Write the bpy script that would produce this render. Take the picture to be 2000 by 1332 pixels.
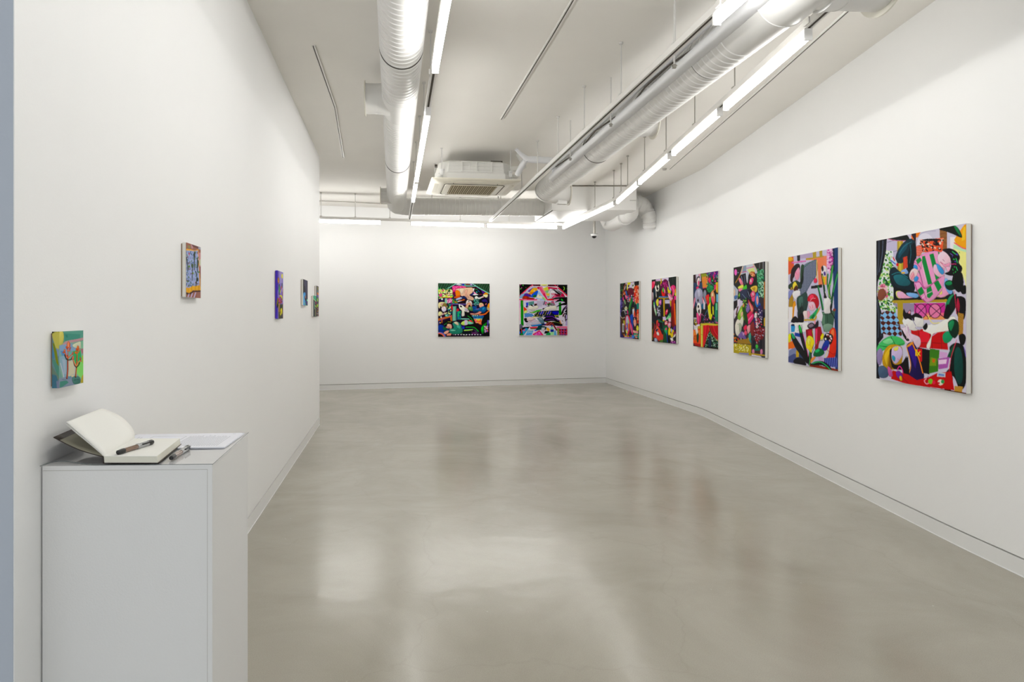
import bpy, bmesh, math, random
import numpy as np
from mathutils import Vector, Matrix

for _o in list(bpy.data.objects):
    bpy.data.objects.remove(_o)
C = bpy.context.scene.collection
scene = bpy.context.scene

# ------------------------------------------------------------------ camera
# world: x right, y into the room, z up, metres; camera eye 1.26 m above floor
F, CX, CY, H = 1300.0, 880.0, 613.0, 1.26
HC = 1.79            # ceiling height above the eye
ZC = H + HC
cam_data = bpy.data.cameras.new('camera')
cam_data.sensor_width = 36.0
cam_data.lens = 36.0 * F / 2000.0
cam_data.shift_x = (1000.0 - CX) / 2000.0
cam_data.shift_y = (CY - 666.0) / 2000.0
cam_data.clip_start = 0.02
cam = bpy.data.objects.new('camera', cam_data)
cam.location = (0, 0, H)
cam.rotation_euler = (math.radians(90), 0, 0)
C.objects.link(cam)
scene.camera = cam

# ------------------------------------------------------------------ world + exposure
scene.view_settings.view_transform = 'Standard'
scene.view_settings.look = 'None'
scene.view_settings.gamma = 1.0
scene.view_settings.use_curve_mapping = False
scene.view_settings.exposure = 1.38
world = bpy.data.worlds.new('daylight')
scene.world = world
world.use_nodes = True
WORLD_COL = (0.89, 0.94, 1.0)
WORLD_STR = 0.52
bg = world.node_tree.nodes['Background']
bg.inputs[0].default_value = (*WORLD_COL, 1)
bg.inputs[1].default_value = WORLD_STR
TUBE_STRENGTH = 15.5
TUBE_COL = (1.0, 0.992, 0.972)

# ------------------------------------------------------------------ maths helpers
def pt(px, py, h):                   # point seen at (px,py) that lies h above the eye
    Y = h * F / (CY - py)
    return Vector(((px - CX) / F * Y, Y, H + h))
def dp(px, py, Y):                   # point seen at (px,py) at depth Y
    return Vector(((px - CX) / F * Y, Y, H + (CY - py) / F * Y))
def flr(px, py):
    return pt(px, py, -H)
def hit(px, A, B):                   # where the sight line px meets the vertical plane A-B (xy)
    k = (px - CX) / F
    ax, ay, bx, by = A[0], A[1], B[0], B[1]
    dx, dy = bx - ax, by - ay
    t = (k * ay - ax) / (dx - k * dy)
    return Vector((ax + t * dx, ay + t * dy, 0))
def on_line(px, A, B, h):
    v = hit(px, A, B); v.z = H + h
    return v

# ------------------------------------------------------------------ materials
def srgb(c):
    c = [x / 255.0 for x in c]
    return tuple(x / 12.92 if x <= 0.04045 else ((x + 0.055) / 1.055) ** 2.4 for x in c)
def material(name, col, rough=0.5, metal=0.0, spec=0.5, bump=0.0, bscale=200.0, var=0.0, vscale=3.0,
             coat=0.0, emit=None, estr=0.0, trans=0.0, bdist=0.001):
    m = bpy.data.materials.new(name); m.use_nodes = True
    nt = m.node_tree; b = nt.nodes['Principled BSDF']
    lin = srgb(col)
    b.inputs['Base Color'].default_value = (*lin, 1)
    b.inputs['Roughness'].default_value = rough
    b.inputs['Metallic'].default_value = metal
    b.inputs['Specular IOR Level'].default_value = spec
    b.inputs['Coat Weight'].default_value = coat
    b.inputs['Transmission Weight'].default_value = trans
    if emit:
        b.inputs['Emission Color'].default_value = (*emit, 1)
        b.inputs['Emission Strength'].default_value = estr
    tc = nt.nodes.new('ShaderNodeTexCoord')
    if var > 0:
        n = nt.nodes.new('ShaderNodeTexNoise'); n.inputs['Scale'].default_value = vscale
        n.inputs['Detail'].default_value = 5
        nt.links.new(tc.outputs['Object'], n.inputs['Vector'])
        r = nt.nodes.new('ShaderNodeMapRange')
        r.inputs['From Min'].default_value = 0.3; r.inputs['From Max'].default_value = 0.7
        r.inputs['To Min'].default_value = 1 - var; r.inputs['To Max'].default_value = 1 + var
        nt.links.new(n.outputs['Fac'], r.inputs['Value'])
        mx = nt.nodes.new('ShaderNodeVectorMath'); mx.operation = 'SCALE'
        mx.inputs[0].default_value = lin
        nt.links.new(r.outputs['Result'], mx.inputs['Scale'])
        nt.links.new(mx.outputs[0], b.inputs['Base Color'])
    if bump > 0:
        n2 = nt.nodes.new('ShaderNodeTexNoise'); n2.inputs['Scale'].default_value = bscale
        n2.inputs['Detail'].default_value = 3
        nt.links.new(tc.outputs['Object'], n2.inputs['Vector'])
        bp = nt.nodes.new('ShaderNodeBump'); bp.inputs['Strength'].default_value = bump
        bp.inputs['Distance'].default_value = bdist
        nt.links.new(n2.outputs['Fac'], bp.inputs['Height'])
        nt.links.new(bp.outputs['Normal'], b.inputs['Normal'])
    return m

M = {}
M['wall'] = material('white_wall_paint', (248, 248, 247), 0.6, spec=0.25, bump=0.25, bscale=160, var=0.006, vscale=1.5)
M['ceiling'] = material('white_ceiling_paint', (249, 246, 240), 0.7, spec=0.2, bump=0.25, bscale=60, var=0.012, vscale=2.0)
M['baseboard'] = material('white_baseboard_paint', (240, 240, 238), 0.35, spec=0.4)
M['groove'] = material('shadow_gap_backing', (120, 112, 100), 0.8)
M['caulk'] = material('white_sealant', (250, 250, 250), 0.4)
M['shaded_wall'] = material('wall_paint_with_cool_shade', (186, 194, 206), 0.6, spec=0.25, bump=0.5, bscale=120)  # blue-grey of cool daylight shade put into the wall colour
M['duct'] = material('white_painted_duct', (240, 239, 236), 0.42, spec=0.4, bump=0.15, bscale=30, bdist=0.002)
M['gapline'] = material('thin_shadow_gap', (150, 140, 124), 0.7)
M['seam'] = material('dark_duct_seam', (60, 56, 50), 0.7)
M['flange'] = material('cream_flange', (233, 229, 216), 0.4)
M['tape'] = material('white_wrapping_tape', (232, 234, 238), 0.45, bump=0.5, bscale=45, bdist=0.004)
M['pipe'] = material('grey_white_pipe_wrap', (236, 237, 239), 0.35, spec=0.5, bump=0.3, bscale=28, bdist=0.002)
M['box'] = material('white_painted_sheet_metal', (241, 240, 237), 0.4, spec=0.4)
M['track'] = material('white_track_enamel', (240, 238, 234), 0.35)
M['slot'] = material('dark_track_slot', (72, 64, 54), 0.6)
M['rod'] = material('white_painted_rod', (222, 220, 216), 0.4)
M['rodgrey'] = material('grey_threaded_rod', (176, 172, 164), 0.4, metal=0.3)
M['housing'] = material('white_lamp_housing', (245, 244, 242), 0.4)
M['tube'] = material('lit_tube_diffuser', (255, 255, 255), 0.4, emit=TUBE_COL, estr=TUBE_STRENGTH)
M['tube_right'] = material('lit_tube_diffuser_right_row', (255, 255, 255), 0.4, emit=TUBE_COL, estr=TUBE_STRENGTH * 0.36)
M['tube_back'] = material('lit_tube_diffuser_back_row', (255, 255, 255), 0.4, emit=TUBE_COL, estr=TUBE_STRENGTH * 0.86)
M['tube_left'] = material('lit_tube_diffuser_left_row', (255, 255, 255), 0.4, emit=TUBE_COL, estr=TUBE_STRENGTH * 0.52)
M['ac_panel'] = material('cream_ac_plastic', (240, 235, 219), 0.35, spec=0.5)
M['ac_body'] = material('white_ac_casing', (238, 237, 232), 0.5)
M['ac_dark'] = material('olive_ac_grille_depth', (96, 84, 52), 0.7)
M['ac_slat'] = material('tan_ac_slat', (190, 176, 138), 0.5)
M['ac_line'] = material('dark_panel_gap', (70, 66, 56), 0.7)
M['black'] = material('black_plastic', (16, 16, 18), 0.3)
M['dome'] = material('smoked_camera_dome', (12, 12, 14), 0.08, spec=0.8)
M['white_plastic'] = material('white_plastic', (240, 240, 238), 0.35)
M['plinth'] = material('white_plinth_paint', (236, 236, 235), 0.5, spec=0.3, bump=0.3, bscale=220)
M['paper'] = material('cream_book_paper', (247, 246, 240), 0.75, spec=0.15)
M['pageblock'] = material('book_page_edges', (232, 230, 216), 0.8, spec=0.1, bump=0.4, bscale=900)
M['cover'] = material('dark_brown_book_cover', (48, 36, 28), 0.5)
M['coverin'] = material('olive_grey_endpaper', (150, 146, 128), 0.7)
M['sheet'] = material('white_office_paper', (240, 241, 248), 0.6, spec=0.2)
M['ink'] = material('grey_print', (158, 160, 168), 0.7)
M['canvas'] = material('primed_white_canvas', (234, 232, 224), 0.7, spec=0.2, bump=0.3, bscale=700)
M['wood'] = material('bare_stretcher_edge', (150, 122, 88), 0.7, var=0.1, vscale=20)
M['pen_barrel'] = material('brown_ink_barrel', (120, 88, 66), 0.15, spec=0.8, coat=0.6)
M['pen_clear'] = material('clear_grey_plastic', (170, 172, 172), 0.12, spec=0.8, coat=0.5)
M['card'] = material('dark_red_patterned_card', (66, 70, 84), 0.5)
M['cardred'] = material('red_card_print', (196, 62, 44), 0.5)

def film_material():
    m = bpy.data.materials.new('clear_plastic_film'); m.use_nodes = True
    nt = m.node_tree; nt.nodes.clear()
    out = nt.nodes.new('ShaderNodeOutputMaterial')
    tr = nt.nodes.new('ShaderNodeBsdfTransparent'); tr.inputs[0].default_value = (0.97, 0.97, 0.975, 1)
    gl = nt.nodes.new('ShaderNodeBsdfGlossy'); gl.inputs['Roughness'].default_value = 0.06
    lw = nt.nodes.new('ShaderNodeLayerWeight'); pw = nt.nodes.new('ShaderNodeMath'); pw.operation = 'POWER'; pw.inputs[1].default_value = 4.5
    nt.links.new(lw.outputs['Facing'], pw.inputs[0])
    fr = nt.nodes.new('ShaderNodeMapRange'); fr.inputs['To Min'].default_value = 0.06; fr.inputs['To Max'].default_value = 0.9
    nt.links.new(pw.outputs[0], fr.inputs['Value'])
    mx = nt.nodes.new('ShaderNodeMixShader')
    nt.links.new(fr.outputs[0], mx.inputs[0]); nt.links.new(tr.outputs[0], mx.inputs[1])
    nt.links.new(gl.outputs[0], mx.inputs[2]); nt.links.new(mx.outputs[0], out.inputs[0])
    return m
M['film'] = film_material()
M['filmedge'] = material('film_cut_edge', (96, 106, 108), 0.2)

def floor_material():
    m = bpy.data.materials.new('polished_concrete'); m.use_nodes = True
    nt = m.node_tree; b = nt.nodes['Principled BSDF']
    N, L = nt.nodes.new, nt.links.new
    tc = N('ShaderNodeTexCoord')
    mp = N('ShaderNodeMapping'); L(tc.outputs['Object'], mp.inputs['Vector'])
    mp.inputs['Rotation'].default_value = (0, 0, 0.4)
    n1 = N('ShaderNodeTexNoise'); n1.inputs['Scale'].default_value = 1.1; n1.inputs['Detail'].default_value = 7
    n1.inputs['Roughness'].default_value = 0.62; n1.inputs['Distortion'].default_value = 0.6
    L(mp.outputs[0], n1.inputs['Vector'])
    n2 = N('ShaderNodeTexNoise'); n2.inputs['Scale'].default_value = 260; n2.inputs['Detail'].default_value = 2
    L(tc.outputs['Object'], n2.inputs['Vector'])
    r1 = N('ShaderNodeValToRGB')
    r1.color_ramp.elements[0].position = 0.30; r1.color_ramp.elements[0].color = (*srgb((163, 157, 143)), 1)
    r1.color_ramp.elements[1].position = 0.70; r1.color_ramp.elements[1].color = (*srgb((180, 175, 162)), 1)
    L(n1.outputs['Fac'], r1.inputs[0])
    g = N('ShaderNodeMapRange'); g.inputs['From Min'].default_value = 0.3; g.inputs['From Max'].default_value = 0.7
    g.inputs['To Min'].default_value = 0.93; g.inputs['To Max'].default_value = 1.07
    L(n2.outputs['Fac'], g.inputs['Value'])
    sc = N('ShaderNodeVectorMath'); sc.operation = 'SCALE'
    L(r1.outputs[0], sc.inputs[0]); L(g.outputs[0], sc.inputs['Scale'])
    # pale specks and hair cracks
    v = N('ShaderNodeTexVoronoi'); v.inputs['Scale'].default_value = 5.5; v.inputs['Randomness'].default_value = 1
    L(tc.outputs['Object'], v.inputs['Vector'])
    s = N('ShaderNodeMath'); s.operation = 'LESS_THAN'; s.inputs[1].default_value = 0.022
    L(v.outputs['Distance'], s.inputs[0])
    s2 = N('ShaderNodeMath'); s2.operation = 'MULTIPLY'; s2.inputs[1].default_value = 0.55
    L(s.outputs[0], s2.inputs[0])
    mix = N('ShaderNodeMix'); mix.data_type = 'RGBA'
    L(s2.outputs[0], mix.inputs['Factor']); L(sc.outputs[0], mix.inputs['A'])
    mix.inputs['B'].default_value = (*srgb((205, 200, 190)), 1)
    vc = N('ShaderNodeTexVoronoi'); vc.feature = 'DISTANCE_TO_EDGE'; vc.inputs['Scale'].default_value = 0.7
    nd = N('ShaderNodeTexNoise'); nd.inputs['Scale'].default_value = 3.0; nd.inputs['Detail'].default_value = 4
    L(tc.outputs['Object'], nd.inputs['Vector'])
    ad = N('ShaderNodeMixRGB'); ad.blend_type = 'ADD'; ad.inputs[0].default_value = 0.35
    L(tc.outputs['Object'], ad.inputs[1]); L(nd.outputs['Color'], ad.inputs[2]); L(ad.outputs[0], vc.inputs['Vector'])
    cr = N('ShaderNodeMapRange'); cr.inputs['From Min'].default_value = 0.0; cr.inputs['From Max'].default_value = 0.006
    cr.inputs['To Min'].default_value = 0.06; cr.inputs['To Max'].default_value = 0.0
    L(vc.outputs['Distance'], cr.inputs['Value'])
    mix2 = N('ShaderNodeMix'); mix2.data_type = 'RGBA'
    L(cr.outputs[0], mix2.inputs['Factor']); L(mix.outputs['Result'], mix2.inputs['A'])
    mix2.inputs['B'].default_value = (*srgb((96, 88, 76)), 1)
    L(mix2.outputs['Result'], b.inputs['Base Color'])
    rr = N('ShaderNodeMapRange'); rr.inputs['From Min'].default_value = 0.3; rr.inputs['From Max'].default_value = 0.7
    rr.inputs['To Min'].default_value = 0.165; rr.inputs['To Max'].default_value = 0.24
    L(n1.outputs['Fac'], rr.inputs['Value']); L(rr.outputs[0], b.inputs['Roughness'])
    b.inputs['Specular IOR Level'].default_value = 0.5
    nb = N('ShaderNodeTexNoise'); nb.inputs['Scale'].default_value = 7; nb.inputs['Detail'].default_value = 3
    L(tc.outputs['Object'], nb.inputs['Vector'])
    bp = N('ShaderNodeBump'); bp.inputs['Strength'].default_value = 0.10; bp.inputs['Distance'].default_value = 0.02
    L(nb.outputs['Fac'], bp.inputs['Height']); L(bp.outputs[0], b.inputs['Normal'])
    return m
M['floor'] = floor_material()

# ------------------------------------------------------------------ mesh builder
class MB:
    def __init__(s): s.v = []; s.f = []; s.fm = []
    def add(s, vs, fs, mi=0):
        o = len(s.v); s.v += [Vector(v) for v in vs]
        s.f += [tuple(o + i for i in f) for f in fs]; s.fm += [mi] * len(fs)
        return s
    def box(s, c, size, rz=0.0, mi=0, M4=None):
        x, y, z = size[0] / 2, size[1] / 2, size[2] / 2
        vs = [Vector((a * x, b * y, d * z)) for d in (-1, 1) for a, b in ((-1, -1), (1, -1), (1, 1), (-1, 1))]
        R = Matrix.Rotation(rz, 3, 'Z') if M4 is None else M4
        vs = [R @ v + Vector(c) for v in vs]
        return s.add(vs, [(3, 2, 1, 0), (4, 5, 6, 7), (0, 1, 5, 4), (1, 2, 6, 5), (2, 3, 7, 6), (3, 0, 4, 7)], mi)
    def beam(s, a, b, w, h, up=(0, 0, 1), mi=0):      # rectangular bar from a to b
        a, b = Vector(a), Vector(b); d = (b - a); L = d.length; d.normalize()
        u = Vector(up); x = d.cross(u).normalized(); u = x.cross(d).normalized()
        R = Matrix((x, d, u)).transposed()
        return s.box((a + b) / 2, (w, L, h), M4=R, mi=mi)
    def hexa(s, p8, mi=0):                            # bottom 4 then top 4, same winding (ccw from above)
        return s.add(p8, [(3, 2, 1, 0), (4, 5, 6, 7), (0, 1, 5, 4), (1, 2, 6, 5), (2, 3, 7, 6), (3, 0, 4, 7)], mi)
    def prism(s, poly, z0, z1, mi=0):
        n = len(poly)
        vs = [(p[0], p[1], z0) for p in poly] + [(p[0], p[1], z1) for p in poly]
        fs = [tuple(range(n - 1, -1, -1)), tuple(range(n, 2 * n))]
        fs += [(i, (i + 1) % n, n + (i + 1) % n, n + i) for i in range(n)]
        return s.add(vs, fs, mi)
    def sweep(s, path, rad, seg=24, caps=True, mi=0, up=(0, 0, 1)):
        # rad: number, list per point, or fn(i, s, theta)
        n = len(path); path = [Vector(p) for p in path]
        T = []
        for i in range(n):
            a = path[max(i - 1, 0)]; b = path[min(i + 1, n - 1)]
            T.append((b - a).normalized())
        u = Vector(up)
        if abs(T[0].dot(u)) > 0.95: u = Vector((1, 0, 0))
        x = T[0].cross(u).normalized(); y = x.cross(T[0]).normalized()
        vs = []; dist = 0
        for i in range(n):
            if i:
                q = T[i - 1].rotation_difference(T[i]); x = q @ x; y = q @ y
                dist += (path[i] - path[i - 1]).length
            for k in range(seg):
                th = 2 * math.pi * k / seg
                r = rad(i, dist, th) if callable(rad) else (rad[i] if isinstance(rad, (list, tuple)) else rad)
                vs.append(path[i] + (x * math.cos(th) + y * math.sin(th)) * r)
        fs = []
        for i in range(n - 1):
            for k in range(seg):
                k2 = (k + 1) % seg
                fs.append((i * seg + k, i * seg + k2, (i + 1) * seg + k2, (i + 1) * seg + k))
        if caps:
            fs.append(tuple(range(seg - 1, -1, -1))); fs.append(tuple((n - 1) * seg + k for k in range(seg)))
        return s.add(vs, fs, mi)
    def rod(s, a, b, r, seg=10, mi=0):
        return s.sweep([a, b], r, seg, mi=mi)
    def ring(s, c, axis, r, t, seg=48, mi=0):         # thin torus
        c = Vector(c); ax = Vector(axis).normalized()
        u = Vector((0, 0, 1)) if abs(ax.z) < 0.9 else Vector((1, 0, 0))
        x = ax.cross(u).normalized(); y = x.cross(ax)
        vs = []; m = 8
        for k in range(seg):
            th = 2 * math.pi * k / seg; d = x * math.cos(th) + y * math.sin(th)
            for j in range(m):
                ph = 2 * math.pi * j / m
                vs.append(c + d * (r + t * math.cos(ph)) + ax * t * math.sin(ph))
        fs = [(k * m + j, ((k + 1) % seg) * m + j, ((k + 1) % seg) * m + (j + 1) % m, k * m + (j + 1) % m)
              for k in range(seg) for j in range(m)]
        return s.add(vs, fs, mi)
    def build(s, name, mat, parent=None, smooth=False, origin=None, bevel=0.0):
        me = bpy.data.meshes.new(name)
        if parent is not None:
            o0 = Vector(root_loc(parent))
        elif origin is not None: o0 = Vector(origin)
        else:
            xs = [v.x for v in s.v]; ys = [v.y for v in s.v]; zs = [v.z for v in s.v]
            o0 = Vector(((min(xs) + max(xs)) / 2, (min(ys) + max(ys)) / 2, min(zs)))
        me.from_pydata([tuple(v - o0) for v in s.v], [], s.f)
        mats = mat if isinstance(mat, (list, tuple)) else [mat]
        for m in mats: me.materials.append(M[m] if isinstance(m, str) else m)
        if len(mats) > 1: me.polygons.foreach_set('material_index', s.fm)
        me.update()
        bm = bmesh.new(); bm.from_mesh(me); bmesh.ops.recalc_face_normals(bm, faces=bm.faces)
        bm.to_mesh(me); bm.free()
        o = bpy.data.objects.new(name, me); C.objects.link(o)
        if parent is not None: o.parent = parent
        else: o.location = o0
        if smooth:
            me.polygons.foreach_set('use_smooth', [True] * len(me.polygons))
            try:
                me.set_sharp_from_angle(angle=math.radians(38))
            except Exception: pass
        if bevel > 0:
            b = o.modifiers.new('bevel', 'BEVEL'); b.width = bevel; b.segments = 2; b.limit_method = 'ANGLE'
        return o
def root_loc(o):
    v = Vector((0, 0, 0))
    while o is not None:
        v += o.location; o = o.parent
    return v
def tag(o, label=None, cat=None, group=None, kind=None):
    if label: o['label'] = label
    if cat: o['category'] = cat
    if group: o['group'] = group
    if kind: o['kind'] = kind
    return o
def empty(name, loc, label, cat, group=None, rz=0.0):
    o = bpy.data.objects.new(name, None); o.empty_display_size = 0.1
    C.objects.link(o); o.location = loc; o.rotation_euler = (0, 0, rz)
    return tag(o, label, cat, group)
def struct(o): o['kind'] = 'structure'; return o
def copy_tree(o, parent=None):
    c = o.copy(); C.objects.link(c)
    if parent is not None: c.parent = parent
    for ch in list(o.children): copy_tree(ch, c)
    return c

# ------------------------------------------------------------------ room plan from sight lines
XY = lambda v: Vector((v[0], v[1]))
L_far, L_mid = XY(flr(624, 829.3)), XY(flr(484, 1041.5))
L_dir = (L_far - L_mid).normalized()
L_near = XY(hit(28, L_mid, L_far))
B_left, B_corner = XY(flr(624.5, 762.1)), XY(flr(1182.5, 747))
B_dir = (B_corner - B_left).normalized()
B_start = B_left - B_dir * 2.6
R_bend1, R_bend2, R_c = XY(flr(1374, 812.5)), XY(flr(1874, 1068)), XY(flr(2000, 1128))
R_dir3 = (R_c - R_bend2).normalized()
R_end = R_bend2 + R_dir3 * 7.0
def fillet(a, b, c, r, n=6):
    u = (a - b).normalized(); w = (c - b).normalized()
    p0 = b + u * r; p1 = b + w * r; out = []
    for i in range(n + 1):
        t = i / n; out.append(p0 * (1 - t) ** 2 + b * 2 * t * (1 - t) + p1 * t * t)
    return out
R_path = [B_corner] + fillet(B_corner, R_bend1, R_bend2, 0.22) + fillet(R_bend1, R_bend2, R_end, 0.15) + [R_end]

BBH, GAP = 0.083, 0.007
def wall_run(name, bbname, path, side, thick=0.2, z1=ZC):
    """side=+1: room lies to the left of travel; wall body goes to the right"""
    def offs(d):
        out = []
        for i, p in enumerate(path):
            n = Vector((0, 0))
            if i > 0: t = (p - path[i - 1]).normalized(); n += Vector((t.y, -t.x))
            if i < len(path) - 1: t = (path[i + 1] - p).normalized(); n += Vector((t.y, -t.x))
            n.normalize(); out.append(p + n * side * d)
        return out
    f = path; g = offs(0.014); b = offs(thick); lip = offs(-0.0015); lp2 = offs(-0.004)
    mb = MB()
    mb.prism([*f, *reversed(b)], BBH + GAP, z1)
    mb.prism([*g, *reversed(b)], 0.0, BBH + GAP, mi=1)
    struct(mb.build(name, ['wall', 'groove']))
    m2 = MB(); m2.prism([*lip, *reversed(g)], 0.0, BBH, mi=0); m2.prism([*lp2, *reversed(lip)], 0.0, 0.004, mi=1)
    struct(m2.build(bbname, ['baseboard', 'caulk']))

# floor and ceiling
fl = MB(); fl.prism([(-7, -4), (4.5, -4), (4.5, 14), (-7, 14)], -0.15, 0.0)
struct(fl.build('floor', 'floor', origin=(0, 0, 0)))
cl = MB(); cl.prism([(-7, -4), (4.5, -4), (4.5, 14), (-7, 14)], ZC, ZC + 0.15)
struct(cl.build('ceiling', 'ceiling', origin=(0, 0, ZC)))
# walls
wall_run('wall_left', 'baseboard_left', [L_near + L_dir * 0.0, L_far], side=-1, thick=0.22)
wall_run('wall_back', 'baseboard_back', [B_start, B_corner], side=-1)
wall_run('wall_right', 'baseboard_right', R_path, side=-1)
# added unseen side wall behind the left wall, keeps world light out
A0 = B_start; A1 = B_start - Vector((-B_dir.y, B_dir.x)) * 8.6
mb = MB(); n = B_dir * -0.2
mb.prism([A0, A1, A1 + n, A0 + n], 0, ZC); struct(mb.build('wall_alcove_blocker', 'wall'))
# wall running left off the left wall's near end, cool shade painted in
pd = Vector((-L_dir.y, L_dir.x))            # points left (away from the room)
q0 = L_near - L_dir * 0.0015 + pd * 0.002
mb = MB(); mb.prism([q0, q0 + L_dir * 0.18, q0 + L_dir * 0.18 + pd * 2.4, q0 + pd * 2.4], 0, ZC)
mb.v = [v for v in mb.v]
struct(mb.build('wall_entry', 'shaded_wall'))

# ------------------------------------------------------------------ light tracks
HT = 1.40                                    # underside of the hung tracks above the eye
TK_H, TK_W = 0.036, 0.036
def track_profile(a, b, w=TK_W, h=TK_H, slot0=0.012):
    """upside-down channel from a to b (a,b on its underside centre line)"""
    a, b = Vector(a), Vector(b); up = Vector((0, 0, 1))
    x = (b - a).normalized().cross(up).normalized()
    body, slot = MB(), MB()
    t = w * 0.30
    body.beam(a + up * (h - 0.006), b + up * (h - 0.006), w, 0.012)
    for s in (-1, 1):
        body.beam(a + x * s * (w / 2 - t / 2) + up * (h / 2 - 0.006), b + x * s * (w / 2 - t / 2) + up * (h / 2 - 0.006), t, h - 0.012)
    slot.beam(a + up * (h * 0.40), b + up * (h * 0.40), w - 2 * t - 0.0005, h * 0.7)
    return body, slot
def hung_track(label, pts, rods, rod_mat='rod', hb=HT):
    """pts: list of px,py seen on the underside; rods: px positions"""
    P3 = [p if isinstance(p, Vector) else pt(p[0], p[1], hb) for p in pts]
    mid = (P3[0] + P3[-1]) / 2
    root = empty('lighting_track', (mid.x, mid.y, H + hb), label, 'light track')
    body, slot = MB(), MB()
    for a, b in zip(P3[:-1], P3[1:]):
        b1, s1 = track_profile(a, b); body.add(b1.v, b1.f); slot.add(s1.v, s1.f)
    for p in P3[1:-1]:
        body.box(p + Vector((0, 0, 0.022)), (0.05, 0.05, 0.03))
    body.build('rail', 'track', root)
    slot.build('rail_slot', 'slot', root)
    for px in rods:
        for a, b in zip(P3[:-1], P3[1:]):
            lo, hi = sorted((CX + a.x / a.y * F, CX + b.x / b.y * F))
            if lo <= px <= hi:
                v = hit(px, a, b); break
        else: continue
        r = MB()
        r.rod((v.x, v.y, H + hb + TK_H - 0.004), (v.x, v.y, ZC), 0.0045, 8)
        r.sweep([(v.x, v.y, ZC - 0.012), (v.x, v.y, ZC + 0.0)], 0.014, 12)
        r.box((v.x, v.y, H + hb + TK_H + 0.006), (0.03, 0.03, 0.014))
        r.build('suspension_rod', rod_mat, root, smooth=True)
    return root, P3
def unit(a, b): return (Vector(b) - Vector(a)).normalized()

# room-long left track and middle track, extended towards and past the camera
l_far = pt(800, 429, HT); l_nr = pt(846, 150, HT)
L_line = (l_nr, l_far)
l_start = l_far + unit(l_far, l_nr) * 8.4
hung_track('white hanging light track left of the ceiling cassette, beside the long left duct',
           [l_start, l_nr, l_far], [841, 828, 819.5, 813, 808], 'rod')
m_far = pt(957.5, 433.5, HT); m_nr = pt(1412, 15, HT)
M_line = (m_nr, m_far)
m_start = m_far + unit(m_far, m_nr) * 8.6
hung_track('white hanging light track with empty slot between ceiling cassette and right duct',
           [m_start, m_nr, m_far], [1318, 1213, 1141, 1090, 1050, 1019], 'rod')
r_c = pt(1101, 440.5, HT); r_k = pt(1204, 391, HT); r_n = pt(1584, 51, HT)
r_end = r_k + unit(r_k, r_n) * 8.5
hung_track('white hanging light track along the right wall above the six canvases',
           [r_c, r_k, r_n, r_end], [1435, 1357, 1301, 1259, 1226, 1213, 1199, 1162], 'rodgrey')
b_l = pt(622, 427.5, HT); b_l0 = b_l - unit(b_l, r_c) * 1.9
hung_track('white hanging light track parallel to the back wall',
           [b_l0, b_l, r_c + unit(b_l, r_c) * -0.02], [627, 694, 761.5, 899, 994, 1084], 'rod')

# ------------------------------------------------------------------ lamp tubes
TL = 1.15
def make_tube():
    root = empty('light_tube', (0, 0, 0), 'x', 'lamp tube')
    h = MB(); h.box((0, 0, 0.050), (0.030, TL, 0.012)); h.build('housing', 'housing', root)
    d = MB(); n = 9; prof = [(-0.018, 0.044)] + [(-0.018 * math.cos(math.pi * k / n), 0.018 - 0.018 * math.sin(math.pi * k / n)) for k in range(n + 1)] + [(0.018, 0.044)]
    vs = [(x, y, z) for y in (-TL / 2 + 0.012, TL / 2 - 0.012) for x, z in prof]; m = len(prof)
    d.add(vs, [tuple(range(m)), tuple(range(2 * m - 1, m - 1, -1))] + [(i, (i + 1) % m, m + (i + 1) % m, m + i) for i in range(m)])
    d.build('diffuser', 'tube', root)
    for s in (-1, 1):
        e = MB(); e.box((0, s * (TL / 2 - 0.006), 0.027), (0.0385, 0.0118, 0.057)); e.build('end_cap', 'housing', root, bevel=0.002)
    return root
TUBE = make_tube(); _tube_used = [False]
def place_tube(a, b, label, group):
    """a, b ends on the track underside"""
    a, b = Vector(a), Vector(b); c = (a + b) / 2; d = b - a
    if not _tube_used[0]: o = TUBE; _tube_used[0] = True
    else: o = copy_tree(TUBE)
    o.location = (c.x, c.y, H + HT - 0.056)
    o.rotation_euler = (0, 0, math.atan2(-d.x, d.y))
    o['label'] = label
    o['group'] = group
    mk = 'tube_right' if 'right' in group else ('tube_back' if 'back' in group else ('tube_left' if 'left' in group else None))
    if mk:
        for ch in o.children:
            if ch.name.startswith('diffuser'):
                ch.data = ch.data.copy(); ch.data.materials[0] = M[mk]
def along(line, Y):
    a, b = line; t = (Y - a.y) / (b.y - a.y); return a + (b - a) * t
def seg_from(line, Ymid):
    a, b = line; u = (b - a).normalized(); c = along(line, Ymid)
    return c - u * TL / 2, c + u * TL / 2
HTC = HT - 0.036
def Yat(py): return HTC * F / (CY - py)
g = 'lamp tubes on the left track'
names = [(Yat(392) - 0.56, 'lit lamp tube on the left track, far end, beside the cassette corner'),
         (Yat(352) - 0.57, 'lit lamp tube second from the far end of the left track'),
         (Yat(299) - 0.57, 'lit lamp tube on the left track just beyond the short empty slot'),
         (Yat(137) - 0.57, 'lit lamp tube on the left track running out of the top of the picture'),
         (Yat(137) - 1.76, 'lit lamp tube on the left track, overhead of the camera'),
         (Yat(137) - 2.95, 'lit lamp tube on the left track, just behind the camera')]
for Y, lab in names: place_tube(*seg_from(L_line, Y), lab, g)
ym = Yat(42)
for i, lab in enumerate(['lit lamp tube on the middle track at the top edge of the picture']):
    place_tube(*seg_from(M_line, ym - 0.57 - 1.2 * i), lab, 'lamp tubes on the middle track')
g = 'lamp tubes on the right track'
RL = (r_n, r_k)
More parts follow.
